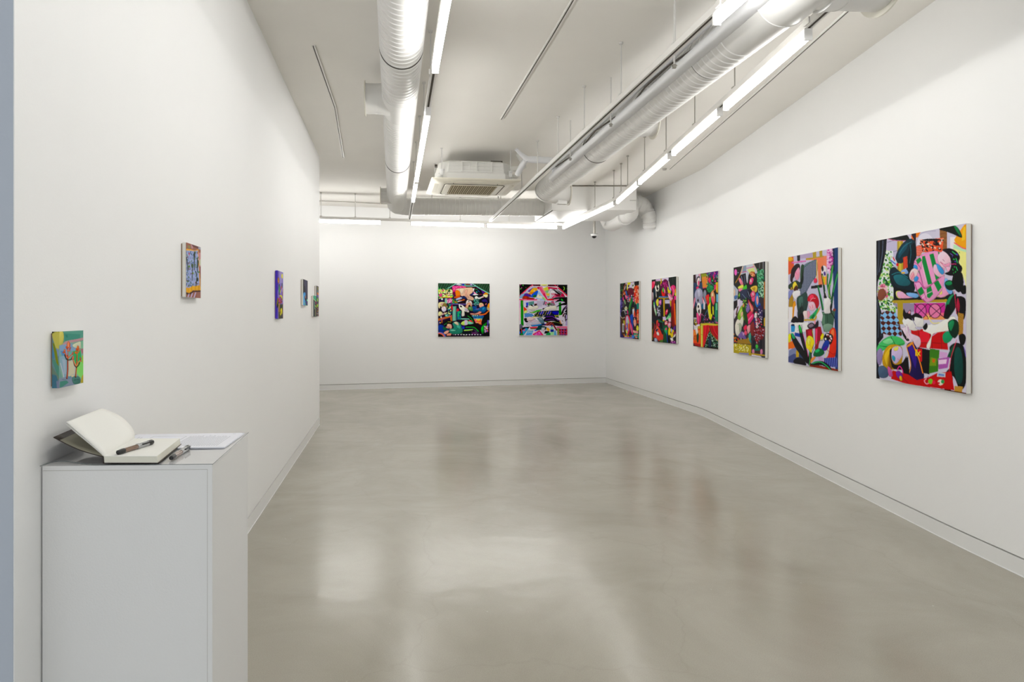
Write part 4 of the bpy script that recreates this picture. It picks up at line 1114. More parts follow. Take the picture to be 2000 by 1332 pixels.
T1 = '''
P d2cde0 80 150 720 50 720 620 78 620
P c9c2dc 150 180 330 165 330 400 150 400
E e6e2f0 420 190 60 60
L a9a2c0 4 360 215 380 150 430 120 500 115
L 8d86a8 5 160 190 230 180 250 240 180 260
P f4efff 600 160 660 160 640 260 600 260
# lamp upper right
P fff3b0 630 190 716 250 716 560 700 470 640 330 620 250
P f8ee9a 650 230 716 240 716 450 690 420 660 300
P bfe7c0 625 210 716 250 716 270 622 240
P f5a623 700 75 716 70 716 250 690 240 640 205 628 180 660 130
P f7c64e 695 90 708 90 706 180 680 190
L e2557e 7 628 200 680 235 712 246
# wood posts
P b39a3e 228 185 270 180 272 420 228 420
P d0b95a 240 185 255 183 258 420 240 420
P 7c5636 528 100 580 100 578 260 530 240
S 9 .4 80 a0764e 528 100 580 100 578 260 530 240
P 3b2530 330 128 362 124 360 215 330 200
L ff7a2a 8 330 150 345 190 330 240
P f0851f 362 124 395 120 372 160 362 160
# dark leaves at top
C 1c2320 165 165 240 150 290 135 316 175 270 180 210 175
C 16201c 525 105 560 85 620 75 660 100 684 165 620 140 570 120
C 1f7a4c 625 78 655 95 680 160 650 130
L d94b7a 3 165 168 240 182 316 178
# pots
C e0524a 355 230 385 215 412 225 405 260 385 290 355 285
S 12 .5 85 f7a08a 355 220 412 222 400 290 355 285
P f06a4c 388 175 555 165 545 265 405 265
D 4 40 10 7 201820,1a1418 395 185 550 175 540 255 410 255
L f9b59c 6 390 178 470 185 555 172
E 2a1c24 470 178 66 9
D 5 24 8 6 ffd9c4,e8765a 395 190 550 180 540 255 410 255
# foliage left
P e8eef0 100 260 200 250 205 690 90 660
D 11 520 8 6 2f7d3c,4aa350,8cc45a,c6e08a,1f5a34,e9f3dc 120 250 185 255 205 420 190 560 225 640 215 690 110 660 90 560 100 450 118 330
D 12 60 8 6 e78aa8,f0c0d0,d96a8a 100 490 150 480 160 580 100 590
C 8a5a48 95 530 130 520 150 560 120 600 90 590
# curtain
P 1e2028 78 178 156 165 150 250 118 400 90 470 84 560 118 700 128 860 95 900 90 1000 100 1148 76 1148
L 4c5362 7 100 180 98 300 88 420
L 5e6778 5 128 180 122 280 100 400
L 3d4452 6 95 640 108 760 112 850
L 59626f 4 84 600 96 740 90 860
# sleeping figure upper : jeans
C 1d3e49 220 280 250 220 290 180 330 168 358 200 362 290 335 345 290 350 300 300 262 340 220 330
C 0f2530 290 350 298 300 320 230 352 200 364 290 345 400 300 410
C 265867 235 270 262 225 300 190 300 230 262 280 240 310
C 16303c 172 400 205 365 250 400 300 410 345 440 345 540 260 545 190 500
C 2c6a72 200 430 260 420 320 470 300 500 230 490
L 0b1a22 6 180 450 230 520 330 545
L 3a7a88 4 245 270 270 230 300 205 330 190
L 0b1a22 5 345 200 350 290 335 400
L 3a8a92 4 190 420 240 405 300 440
L 0b1a22 5 300 300 330 350 345 430
L 3a7a88 3 320 210 325 270 315 340
# socks
C d6e0f2 180 310 205 295 230 340 228 370 200 355
L 3a62c8 7 182 318 215 345
L d8323c 8 200 300 210 320
E d8323c 229 350 9 12
C 8fb3e8 255 395 285 380 305 400 300 415 262 415
E f2b632 270 408 14 6
P c43a2c 270 300 298 290 300 370 270 385
S 14 .4 0 e8745a 270 300 298 290 300 370 270 385
# bunk mattress
P 16161c 200 505 345 540 620 540 625 600 200 600
C f6ef8c 218 540 250 535 290 565 250 590 222 575
C fbb6d8 225 545 260 540 300 570 340 570 330 585 240 585
C 88b8f0 290 550 345 550 380 565 360 585 310 575
C f8ee88 480 545 520 520 560 500 585 540 560 580 500 578
C fbb0d4 500 560 540 560 540 520 580 470 612 540 580 566 530 585
C 88b8f0 545 470 575 450 600 500 615 550 590 560 565 520
L c9a63a 16 200 610 400 612 570 604
P b39a3e 200 600 575 598 575 618 200 622
# striped torso
C ee9ac8 345 335 385 290 450 262 520 262 545 330 560 400 545 520 480 600 425 615 375 560 345 480 365 420
P f2a6d2 378 300 522 262 548 340 520 470 415 505 372 400
S 62 .5 -14 1e8a4c 382 300 522 262 548 340 520 470 415 505 376 400
L c05a9c 5 372 320 385 400 408 500 425 515
L f9d3e8 4 395 300 410 380 430 470
C f2a6d2 350 330 395 285 405 310 395 380 368 395 345 370
P 1e8a4c 358 320 388 298 402 322 372 350
L c05a9c 5 350 335 372 350 395 380
C f2a6d2 345 478 380 470 420 520 490 470 540 430 560 440 545 520 480 595 425 615 370 555
P 1e8a4c 360 535 398 505 420 548 380 578
P 1e8a4c 432 512 462 495 478 560 452 590 436 580
P 1e8a4c 482 478 514 462 540 512 514 545
L b24a8a 5 350 480 385 475 422 522 495 470 548 430
L b24a8a 6 352 490 378 560 425 614
L f9d3e8 4 400 590 430 560 470 540
L b24a86 4 412 540 430 590
# hands
C fbd9dc 312 420 330 385 360 375 374 400 360 440 345 470 318 455
C f2a9b8 318 430 340 400 350 440 330 462
L d8607a 3 325 450 345 415
C 5a9be0 340 370 350 350 368 360 372 385 355 380
C 5a9be0 345 450 362 430 378 445 365 470 348 470
# face
C fbd4e2 510 300 540 262 580 248 600 300 598 360 570 385 530 360
C f4a6c6 530 330 560 372 590 372 598 340 560 350
L 5a3040 3 548 318 560 330
L d0406a 3 528 336 548 348
C f8bcd6 570 370 600 372 605 400 580 402
C 5aa0dc 498 350 520 352 555 395 545 425 515 405
C f9c3da 495 350 560 420 520 440 480 400
C 5aa0dc 502 348 522 356 556 400 545 424 518 400
# hair
C 120e18 545 250 590 238 640 258 668 300 660 340 684 380 660 428 600 432 560 415 590 400 605 360 600 310 575 275
L 4ad07a 5 615 262 640 282
L 4ad07a 5 640 310 650 340
L e04c88 4 600 350 640 350
L 4ad07a 4 640 370 650 395
L 8a7ad0 3 600 275 620 290
D 8 10 6 3 35c060,6a5ad0 610 260 665 270 660 420 610 420
# right big plant
C 123a2c 560 480 590 462 625 475 640 520 600 535 570 520
C 1f8a5c 562 485 590 468 620 478 605 495 580 500
C 0f1614 620 430 650 400 684 420 690 500 660 550 625 520 610 480
C 0e1413 665 520 705 500 708 555 680 560
C 2c8a60 562 640 590 580 622 562 640 600 610 670 570 712
C 0f2a22 600 600 640 560 640 640 600 710 560 725
C 120f14 640 580 700 590 705 680 690 740 650 720 636 650
C b03050 650 585 664 640 655 690 640 640
L d03a60 4 628 540 640 700
P c0924e 650 690 690 700 684 840 652 850
S 10 .45 85 8a6430 650 690 690 700 684 840 652 850
# mid shelf / window
P 9a8ca8 200 622 345 622 345 700 262 700
P b39a3e 228 615 266 615 268 770 228 770
P d04a9a 345 622 562 622 562 735 345 735
P e87a8a 345 690 562 690 562 735 345 735
P f0a070 345 715 562 715 562 738 345 738
E 3a2030 392 678 40 52
E e070b0 392 678 35 47
E 3a2030 490 678 44 52
E e886b0 490 678 38 47
L 3a2030 5 345 625 440 720
L 3a2030 5 440 625 345 725
L 3a2030 5 440 625 560 730
L 3a2030 5 560 630 440 730
P c8bcd8 268 700 345 680 345 740 268 740
# couch red
P c8202c 318 800 565 812 580 950 340 930
P e0384a 380 820 450 822 448 900 385 900
L 8a1420 4 375 820 378 930
L 8a1420 4 455 822 470 940
L 8a1420 4 530 815 535 945
L 8a1420 4 330 895 575 905
# cats
C f3f0ee 262 740 285 720 320 715 380 705 408 730 405 790 350 815 300 800 270 770
C 1c161c 265 705 272 660 290 690 318 668 325 705 360 690 395 712 400 730 350 720 345 745 320 740 300 730 280 735
C f0a8b8 300 690 316 672 318 695
L 8a84a8 4 330 730 355 780
C c8c2d8 350 790 400 790 380 812
C f6f3ea 420 790 455 770 500 770 560 735 620 715 640 760 600 810 500 830 470 850 455 930 435 940 430 915 462 850 440 830 405 815
L f4e880 6 440 705 470 760 520 760
C 1c161c 405 790 430 760 438 790 420 812
C 120f14 550 720 570 640 590 640 600 700 580 735
L c0b8d8 5 470 850 500 830
# plant lower right
C 2a9468 540 860 560 825 610 820 620 850 590 895 555 900
C 143c2c 580 760 620 735 652 760 655 830 625 870 590 830
C 2c8a60 582 770 610 742 625 760 600 820
C 101413 655 850 690 840 704 870 690 915 665 910
C 0f1a18 590 930 640 900 690 930 704 1010 700 1180 660 1230 625 1150 590 1100 600 1000
C 15504a 625 960 655 930 680 1000 680 1150 650 1190 620 1100
C 101413 555 1120 600 1080 610 1180 590 1240 552 1230
C 1c5a44 572 1000 600 940 630 910 610 990 580 1010
L e03a62 4 640 880 600 1000 585 1100
L 8a7ad0 4 690 930 703 1000
P c0924e 622 1200 680 1205 672 1250 620 1245
# left cushions
K 28 26 42 8fc4ee 5a2418 112 690 150 672 215 685 235 740 262 850 200 855 112 830 105 740
L 8fc4ee 6 112 700 160 735 235 745
L 5a2418 6 108 750 170 760 245 780
C 58c070 82 930 120 880 180 850 240 860 275 890 270 915 200 925 130 950 90 985
C 8ae09a 120 890 170 865 200 890 160 910
L 1c6a3c 4 180 855 215 920
L 1c6a3c 4 100 920 180 925 270 905
# lower figure: hands and arm
C f0d8ea 255 800 275 790 300 780 320 830 380 860 388 910 360 938 330 880 315 900 285 900 262 840
C 1c1014 255 800 285 850 310 880 290 885 262 840
C fbe6f2 285 785 296 775 300 850 290 870
L b07ab0 3 300 790 312 850
# hair blonde and face
C c89a2c 118 1020 135 950 175 912 235 915 262 950 250 1060 205 1085 140 1080
C eac44e 130 990 165 935 185 935 160 1000 150 1060
C 8a6a1c 175 960 190 1000 190 1070 160 1080
C d8c6ec 185 945 215 922 250 930 262 975 240 1020 210 1045 185 1010
C f0e67a 200 935 232 925 228 950 205 955
C 4aa0c0 190 985 210 1000 205 1030 188 1010
L e04a78 3 225 1010 240 1020
C 140f18 170 960 185 940 182 1010 205 1050 255 1040 290 990 270 1080 200 1080 180 1040
# jacket
C 2c1a5c 290 915 328 895 370 950 400 1060 408 1150 350 1160 300 1130 318 1040 300 960
C 4a2c90 300 940 330 920 360 1000 350 1080 325 1010
L e88a2a 8 330 900 375 1010 402 1110
L f0a04a 5 290 930 318 1050 300 1130
C f0a050 290 920 328 892 335 905 300 930
P 161014 255 1060 300 990 310 1130 260 1120
# shirt and skirt
P 151318 365 930 452 950 448 1120 405 1110 385 1020
P f2c31c 352 945 366 945 362 990 350 990
P d8303c 366 945 398 940 396 1030 382 1030
L f5e23a 5 362 960 384 990
L f5e23a 5 384 960 364 990
P 4a7a28 452 940 520 950 508 1100 445 1115
P 7a9a30 458 1000 500 1010 495 1060 450 1060
P d0702a 470 1010 490 1015 484 1040 468 1035
P d9a9d9 520 960 575 970 572 1010 518 1000
P b06ab0 508 1010 590 1000 575 1075 512 1085
P f6d6ee 512 1020 570 1015 565 1045 512 1050
# red carpet
P c41c28 190 1090 300 1120 360 1160 440 1140 500 1110 600 1100 620 1230 300 1190 180 1150
L 8c1018 4 230 1110 300 1180
L 8c1018 4 440 1130 420 1200
P 6a3a1c 76 1148 300 1190 620 1235 703 1250 703 1262 76 1165
S 22 .1 10 3a1c10 76 1148 300 1190 620 1235 703 1250 703 1262 76 1165
# small things
C 5a6a80 90 1070 130 1060 165 1100 150 1140 100 1138
C 9a8ab8 82 960 110 935 122 980 108 1050 85 1040
C c86aa0 155 1065 180 1080 192 1130 165 1130
C 7a3a9a 215 1100 240 1095 262 1130 240 1150 218 1130
L e84a9a 6 222 1090 240 1062 260 1090 262 1110
C e8c030 238 1135 252 1130 258 1160 242 1160
P c8ccd6 505 1105 560 1110 558 1140 500 1135
P 6a8ad0 512 1115 552 1120 550 1132 510 1128
E 7ac040 455 1168 16 18
E e03a5a 478 1175 12 14
L f0a0b0 7 425 1150 412 1165 425 1185 440 1182
E e8e0d0 525 1175 20 20
E 3a9a5c 540 1170 12 14
E c83048 512 1180 8 8
'''
painting('largest canvas on the right wall, sleeper in pink and green striped top with cats', 'bright figure canvases on the right wall', T1,
         [(80, 178), (715, 62), (703, 1258), (75, 1148)], 3.6, (1690, 420), WB, 1898.5, 250, 270, 'd2cde0')

T2 = '''
P c9c4dc 96 150 590 60 590 480 96 480
P e06a48 96 160 150 150 155 240 120 320 96 330
C f0b040 96 160 130 155 150 185 110 200
P c24aa0 130 208 270 195 272 205 130 218
P f28a70 270 170 470 150 470 430 390 430 380 190 270 190
P b39a3e 270 175 440 148 440 160 270 190
P b39a3e 335 115 370 108 372 160 338 165
P b39a3e 400 100 428 96 430 160 402 162
P 1a1418 185 140 215 138 214 190 200 205 186 192
P b9a8c8 215 140 335 120 335 165 215 175
P e48ac0 140 205 270 190 270 198 140 214
# right edge blue curtain and pink column
P 274a72 525 82 582 70 574 1255 545 1250 540 700 530 400
P 16304e 525 82 545 78 545 300 530 300
P e8a8d4 470 90 525 84 530 290 500 330 470 260
D 3 60 8 8 c04a9a,f6d8ee,8a3a80 470 90 525 84 525 280 480 300
# dark hair figure
C 241620 125 300 140 260 175 225 205 225 215 260 205 300 180 300 150 360 125 370
C f6a6c0 160 330 180 280 205 260 212 320 200 370 175 382
L f06a9a 4 170 300 185 330
C 3a1420 118 350 130 300 145 320 140 400 120 390
# couch back mattress (grey lattice)
C 6e7688 205 480 245 380 240 260 275 220 330 200 372 185 385 260 370 340 330 400 290 470 262 520 215 520
K 9 9 45 8a90a4 565e72 215 500 250 390 250 270 290 230 360 200 375 260 360 340 320 400 280 460 250 510
C 35503c 222 250 245 230 252 270 235 400 215 380
C 1c2a20 232 350 240 280 246 380 225 440 205 420
L 2a6a4a 5 250 260 330 200 375 190
P e8c060 372 190 380 188 380 380 372 390
P 18121a 320 440 425 425 425 455 318 468
C 8a3a9a 345 400 365 370 380 395 365 415
C e84a6a 345 385 362 362 380 385 370 410 350 412
# cat print on pink column
P f0886a 385 170 440 160 440 420 390 430
C e8e0e8 418 260 460 250 470 300 462 350 425 370
C 1a1418 418 260 435 250 440 290 425 300
C 5a3a90 440 310 455 305 460 335 445 340
P f2c040 425 350 460 350 455 420 430 425
# upper body dark green
C 30463a 140 400 180 385 225 420 225 460 180 470 120 470 100 460 100 430
C b08a3a 118 470 138 460 150 600 135 760 110 780 96 740 100 640
C f0d860 140 430 165 395 190 440 180 470 150 480
C 5a3020 150 470 180 430 195 490 170 500
C f2eef4 140 500 180 480 215 490 205 560 175 575 145 545
C 8a90c8 98 500 130 475 145 495 110 560 98 560
C e8a040 140 620 165 580 175 680 150 740 135 740
P e8e2f0 160 640 180 620 178 720 150 740
C 3c5450 180 560 230 520 275 500 290 600 265 700 225 720 190 680
C 55706a 200 560 240 540 240 620 205 640
C 2a3c38 190 680 240 640 245 760 215 790 192 760
L 1a2422 5 230 600 215 680 205 760
# plant pot leaves
L 1e5a3a 16 385 440 410 560 430 670
L 3aa060 7 390 450 418 560 436 660
L 16482c 18 425 330 440 430 450 520 460 560
L e8d84a 5 428 340 445 430
L 1f6a40 22 525 250 510 360 490 470 500 560
L 62c05a 8 528 250 515 340 505 430
L 1a5a3c 20 575 310 545 420 520 560 510 650
L 4ab06a 8 572 330 550 420 530 500
L 2a7a4a 14 480 330 475 420 488 500
L c0e070 4 500 420 485 500 505 560
# pot
P 4a6658 405 690 550 670 525 850 440 880 415 780
P 6a8874 415 700 450 695 450 820 425 800
L 2c4438 5 410 720 530 705
L 2c4438 4 470 700 480 860
C 7c9a86 430 820 480 800 525 820 500 870 450 880
E 8a4a3a 540 670 14 14
# white cat with green pot
C f2eeee 440 560 455 490 472 540 500 570 515 650 500 700 445 700 440 640
C 1a1418 440 540 452 500 462 530 470 555 445 560
C 1a1418 498 640 515 600 515 680 505 700
L 1a1418 6 512 700 545 760 548 830
# red hair figure
C c02a3c 283 580 290 540 320 515 360 520 388 560 395 620 370 660 350 600 300 590
C f0506a 300 540 330 520 350 545 310 575
L f8a0b0 5 300 600 330 560 360 560
C fac8d8 290 610 320 590 350 600 360 650 330 680 300 660
L e04a78 4 305 630 315 655
L e04a78 4 330 620 335 650
C 3ab070 300 740 340 700 385 650 380 700 330 760
C 1e7a4a 320 740 350 710 340 755
C fbe0e0 240 690 280 680 290 740 260 760
C f8a8c0 280 690 300 680 310 720 290 750
P c9a63a 250 760 350 755 400 640 410 640 360 775 250 775
P eae4f0 370 720 410 660 430 720 420 780 380 760
# white row + poster
P f3f0f4 100 640 140 640 135 780 100 790
C 1c1820 130 760 160 730 190 750 200 790 130 790
C 1c1820 195 740 225 700 245 720 245 790 205 790
P f6f4f8 112 795 245 790 245 880 115 895
P 1f4a9c 160 885 232 900 230 935 160 920
P 4a9ad8 122 815 150 805 165 830 158 880 125 885
E 14305c 142 815 18 10
S 10 .4 90 c0b8c8 180 815 240 810 240 870 180 875
L 1a1a30 3 225 815 232 860
P f6f2f6 245 790 290 785 290 870 245 880
# guitar / red chairs
P 8a1c30 265 860 330 840 345 1000 330 1050 300 1060 270 920
P c8304a 285 870 320 860 330 960 300 960
P a01a38 355 830 410 830 425 900 390 1000 380 1080 355 1060
P f0587a 360 850 378 850 372 1000 360 1000
L c8e040 4 330 870 340 940
C 2c2430 280 820 320 790 350 800 385 770 385 830 340 850 300 850
C 8a7888 290 820 325 800 345 820 310 840
P e89ab0 345 780 360 760 362 800 350 810
# cushion red right
C e84a2e 478 1100 500 950 490 880 530 838 555 890 552 1080 520 1140 480 1150 440 1140
C f8805a 505 880 530 850 540 900 515 950
L ffe070 5 445 1130 475 1060 480 1010
L b01a2a 5 470 1050 520 1090 550 1080
C 1a1018 440 920 470 890 520 910 522 960 500 1000 470 980 440 960
D 6 14 7 7 f4c0c8,ffffff,7a3030 445 900 515 910 515 980 450 970
C f2e040 405 930 430 890 440 920 420 960
C 2a4aa0 425 1010 455 960 490 970 480 1030 450 1060 415 1050
C 5a2a9a 430 1040 470 1010 470 1040 440 1062
# blue striped bottom right
P 6a74c0 400 1130 560 1120 570 1215 430 1205
S 20 .5 5 3a3f80 400 1130 560 1120 570 1215 430 1205
P c8a4d0 380 1100 440 1130 440 1180 390 1160
P 8a3a1c 300 1180 574 1235 574 1255 300 1215
# left bottom
C f0e848 98 910 120 900 125 950 110 990 98 985
P f07a3c 96 985 150 960 190 1000 180 1060 120 1040 96 1050
P 8088b0 105 1060 160 1030 200 1040 190 1100 140 1140 100 1120
P 565e86 96 1120 150 1090 240 1110 260 1160 140 1180 96 1170
P c9a63a 172 1060 198 1050 198 1120 172 1125
P 44506c 200 1040 250 1080 270 1160 200 1150
# foreground dark leaves
C 1a1a20 125 900 145 900 200 980 250 1060 285 1170 270 1180 230 1120 170 1040 130 950
C 1fae7a 126 895 145 898 165 940 140 945
C 141c1a 195 830 215 820 240 900 262 1000 290 1120 285 1170 250 1060 220 960
C 3ac05a 198 830 214 822 230 880 215 890
L f04aa0 4 240 900 275 1040 290 1120
C 1c1c22 150 1150 190 1125 240 1140 270 1200 200 1190 150 1180
C 176a46 350 1060 390 1035 430 1050 442 1085 400 1115 340 1110
C 3ac878 352 1062 385 1040 400 1060 370 1080
C 0f1a16 310 1190 360 1160 430 1160 490 1200 505 1240 430 1200 350 1200
L 3ac878 7 330 1180 400 1165 460 1200 500 1240
C 0f1a16 300 1060 320 1050 320 1160 300 1200 285 1170
L 62c070 6 300 1040 305 1120 300 1200
C ff9a5a 320 1130 360 1115 350 1140 310 1180
L 2a6a3a 5 320 1090 380 980 430 960
C f6e24a 268 970 290 920 330 930 350 980 330 1030 320 1080 290 1050 270 1030
C fff07a 280 960 300 935 315 970 295 1010
L c8a020 4 300 960 312 1020
'''
painting('canvas second from the right on the right wall, red hair and yellow flower', 'bright figure canvases on the right wall', T2,
         [(98, 155), (580, 70), (572, 1255), (95, 1180)], 4.933, (1520, 470), WB, 1644.5, 180, 200, 'c9c4dc')

T3 = '''
P 2c2a26 80 135 475 60 475 400 80 400
P c8ccd8 195 120 330 95 385 200 330 250 200 260 160 240
P 8a9ab0 200 125 240 120 240 200 190 215
P d8e090 250 170 330 150 350 200 290 230
L e0508a 8 170 205 240 195
L e0508a 8 245 155 335 138
L e0a030 6 205 130 160 240 108 330
L e0a030 6 325 100 350 150 378 190
P 3a3630 395 85 475 70 470 300 420 200
L 8a8a90 5 405 90 400 160
L b0b0b8 5 447 78 447 200
E f07ac8 110 200 16 38
E 9ac8e0 140 205 5 5
# trailing plant
D 21 420 6 9 2f8a5c,4aa878,8ac8a0,184a34,1f6a48 375 170 460 180 470 330 450 520 400 500 380 330
D 22 160 5 12 4aa878,c0e0c8,1a4a38 395 320 455 330 450 520 400 510
# hair dark top
C 1c1418 150 300 165 240 195 225 230 215 255 230 270 300 262 390 230 410 190 400 165 340
L 8a9ac0 6 180 250 200 330
L 6a7090 6 215 240 225 350
C f08aa0 145 290 165 270 200 330 205 370 175 360
C d0d4e0 235 210 262 215 262 320 245 330
C 16120e 268 240 300 200 350 215 365 270 350 340 320 360 290 350 272 320
C c0702a 275 230 300 195 345 205 330 225 300 225
C f2b080 290 210 330 215 350 240 330 260 300 250
C f05a8a 275 330 290 280 320 270 330 300 310 350 285 355
C fac8d0 285 300 300 285 308 320 295 335
D 9 14 8 5 c04a3a,f0a060,1a1010 280 210 350 220 340 260 290 260
C e8c860 290 400 340 370 375 380 370 440 330 450
C c09a3a 310 400 350 390 340 430
# lower left figures
P b8c0d0 80 350 140 420 130 540 80 560
C f6d8c0 85 430 100 400 105 480 90 520
C 5a7ab8 95 490 130 490 120 530 95 530
C e8f070 140 380 200 355 205 400 170 430 145 410
C f890b0 145 405 200 400 195 430 155 440
C 5ac04a 195 400 240 355 250 400 225 440 200 440
C 2a6a2a 145 470 175 440 165 510 140 520
C 9ad85a 142 490 160 450 160 500
C 4aa83a 218 520 240 475 252 530 240 620 222 620
C 7ad04a 150 580 190 540 200 600 170 640 145 640
# dark torso mid
C 3a4058 170 430 300 420 310 540 250 560 180 540
C 1c2030 250 440 300 410 310 470 270 500
L 8aa0c0 4 190 470 230 520
L a0b0d0 4 260 440 280 500
P 2a1a1c 80 560 320 530 320 600 80 640
P e4dcea 130 540 165 530 165 640 90 780 85 680 130 610
P 1a1418 80 600 120 600 125 640 85 650
P 5a2014 130 620 145 620 120 740 108 720
P d8cce4 150 540 200 560 200 640 150 680
C 8a78b0 240 610 280 570 290 640 260 700 235 680
D 10 30 6 10 5aa03a,1a2418,a0d060 190 520 300 520 290 640 200 640
# pink figure middle
C f06a8a 290 470 330 430 355 490 340 560 310 560 300 510
C f8b0c0 305 470 330 450 335 500
L 1a1010 5 300 520 350 490
C e84a6a 265 540 300 590 330 640 320 700 270 760 240 780 235 740 280 690 300 650 270 600
C f8a08a 270 560 295 600 325 660 300 690
C f04a80 250 780 320 710 330 760 280 840 255 830
L fbc0d0 6 260 800 310 740
# blue hooded figure
C 3a7ac8 350 500 375 450 395 500 395 600 370 640 345 580
C f8b0b0 360 540 375 490 390 540 385 600 370 600
L d03a5a 3 374 530 376 570
C 2a5a9c 380 600 410 580 420 660 390 680
# tall green figure
C 8ab83a 140 700 170 630 200 610 225 660 240 760 205 800 190 860 160 800 130 770
C b8d86a 150 700 180 650 195 700 165 760
C 2c5a20 190 620 225 640 262 800 250 840 215 780
L 1a2a14 6 185 790 250 850 210 900
C e0a060 195 600 215 590 215 630 195 630
C f2c8a8 175 700 200 690 195 740 175 750
# white cat left
C e8e4d8 100 850 130 780 160 790 190 740 205 800 195 860 178 910 180 1060 170 1080 162 980 130 990 105 950
C b0b8a0 150 830 185 860 170 960 155 930
L 8a9a80 5 130 840 165 860
C 1a1414 330 680 350 660 370 720 350 760
C f0e8e4 340 720 365 690 375 800 385 880 360 890 340 820
L f04a6a 5 370 760 385 850
C 403070 330 780 350 770 355 880 330 890
P 141018 395 690 470 700 468 880 400 880
C 3c2a60 380 640 420 610 440 660 440 760 400 740
D 13 80 5 8 d8c8d8,e84a6a,5a4a90,2a2030 345 650 430 650 430 880 350 890
# pink/red flowers
C f04a6a 205 880 240 850 250 900 215 920
C f06a80 205 960 230 915 252 950 235 980
C e8a0a8 250 870 290 850 300 900 265 960 250 930
C 8a3a3a 290 850 330 810 345 900 320 990 290 950
C 7c6aa8 140 980 190 930 230 990 250 1070 215 1080 200 1020 150 1010
C c8a0d0 190 940 220 960 200 990
C 5aa890 265 980 290 945 300 990 290 1060 270 1050
C 3a7a80 265 1060 300 1040 300 1085 270 1090
C e08a3a 250 1030 265 1010 268 1060
# skirt figure
C 7a1c2c 325 940 350 900 460 890 465 960 440 1030 400 1040 375 1095 345 1030
D 14 90 4 6 d8c0d0,c83a4a,3a0a14,8ab0c8 330 920 460 900 455 1010 370 1080 335 1000
P 1a1c2c 320 1040 350 1040 345 1160 320 1160
P 1a1c2c 405 1040 432 1030 430 1160 408 1165
C d88ab0 310 1160 335 1150 340 1200 312 1200
C d88ab0 410 1160 435 1150 440 1200 412 1220
C 5ac05a 350 1110 370 1090 388 1120 365 1150
P 1f6a5a 335 1150 405 1140 405 1200 340 1180
P 4a3018 345 1170 410 1170 410 1200 345 1190
# bottom bands
P 1c1414 78 1000 130 1000 150 1070 80 1060
D 15 30 7 7 e83a2a,f0a030,1a1014 80 960 150 1000 150 1070 80 1060
P a07c34 130 1040 260 1020 300 1090 130 1080
P b8a430 78 1080 300 1100 296 1230 240 1225 78 1195
D 16 90 6 6 f4f0b0,e8e060,8a8a20,d8c848 80 1090 275 1100 270 1180 80 1170
L f6f4c0 6 150 1120 170 1150 150 1170
L f6f4c0 6 195 1120 215 1150 195 1170
L f6f4c0 6 240 1120 265 1145 245 1170
P 8a88b8 150 1195 270 1200 265 1225 150 1215
P c8a838 300 1200 475 1220 475 1262 300 1240
P 20304c 350 1225 475 1235 475 1262 350 1250
P e0d8e8 305 1215 425 1240 420 1255 305 1235
P b06a14 455 320 475 330 475 660 455 660
P 16161c 452 80 475 75 475 330 455 320
P c8a030 455 770 475 760 475 860 455 870
'''
painting('canvas third from the right on the right wall, pink moon and trailing plant', 'bright figure canvases on the right wall', T3,
         [(83, 140), (472, 72), (470, 1262), (80, 1200)], 6.344, (1420, 500), WB, 1500.7, 120, 170, '403840')

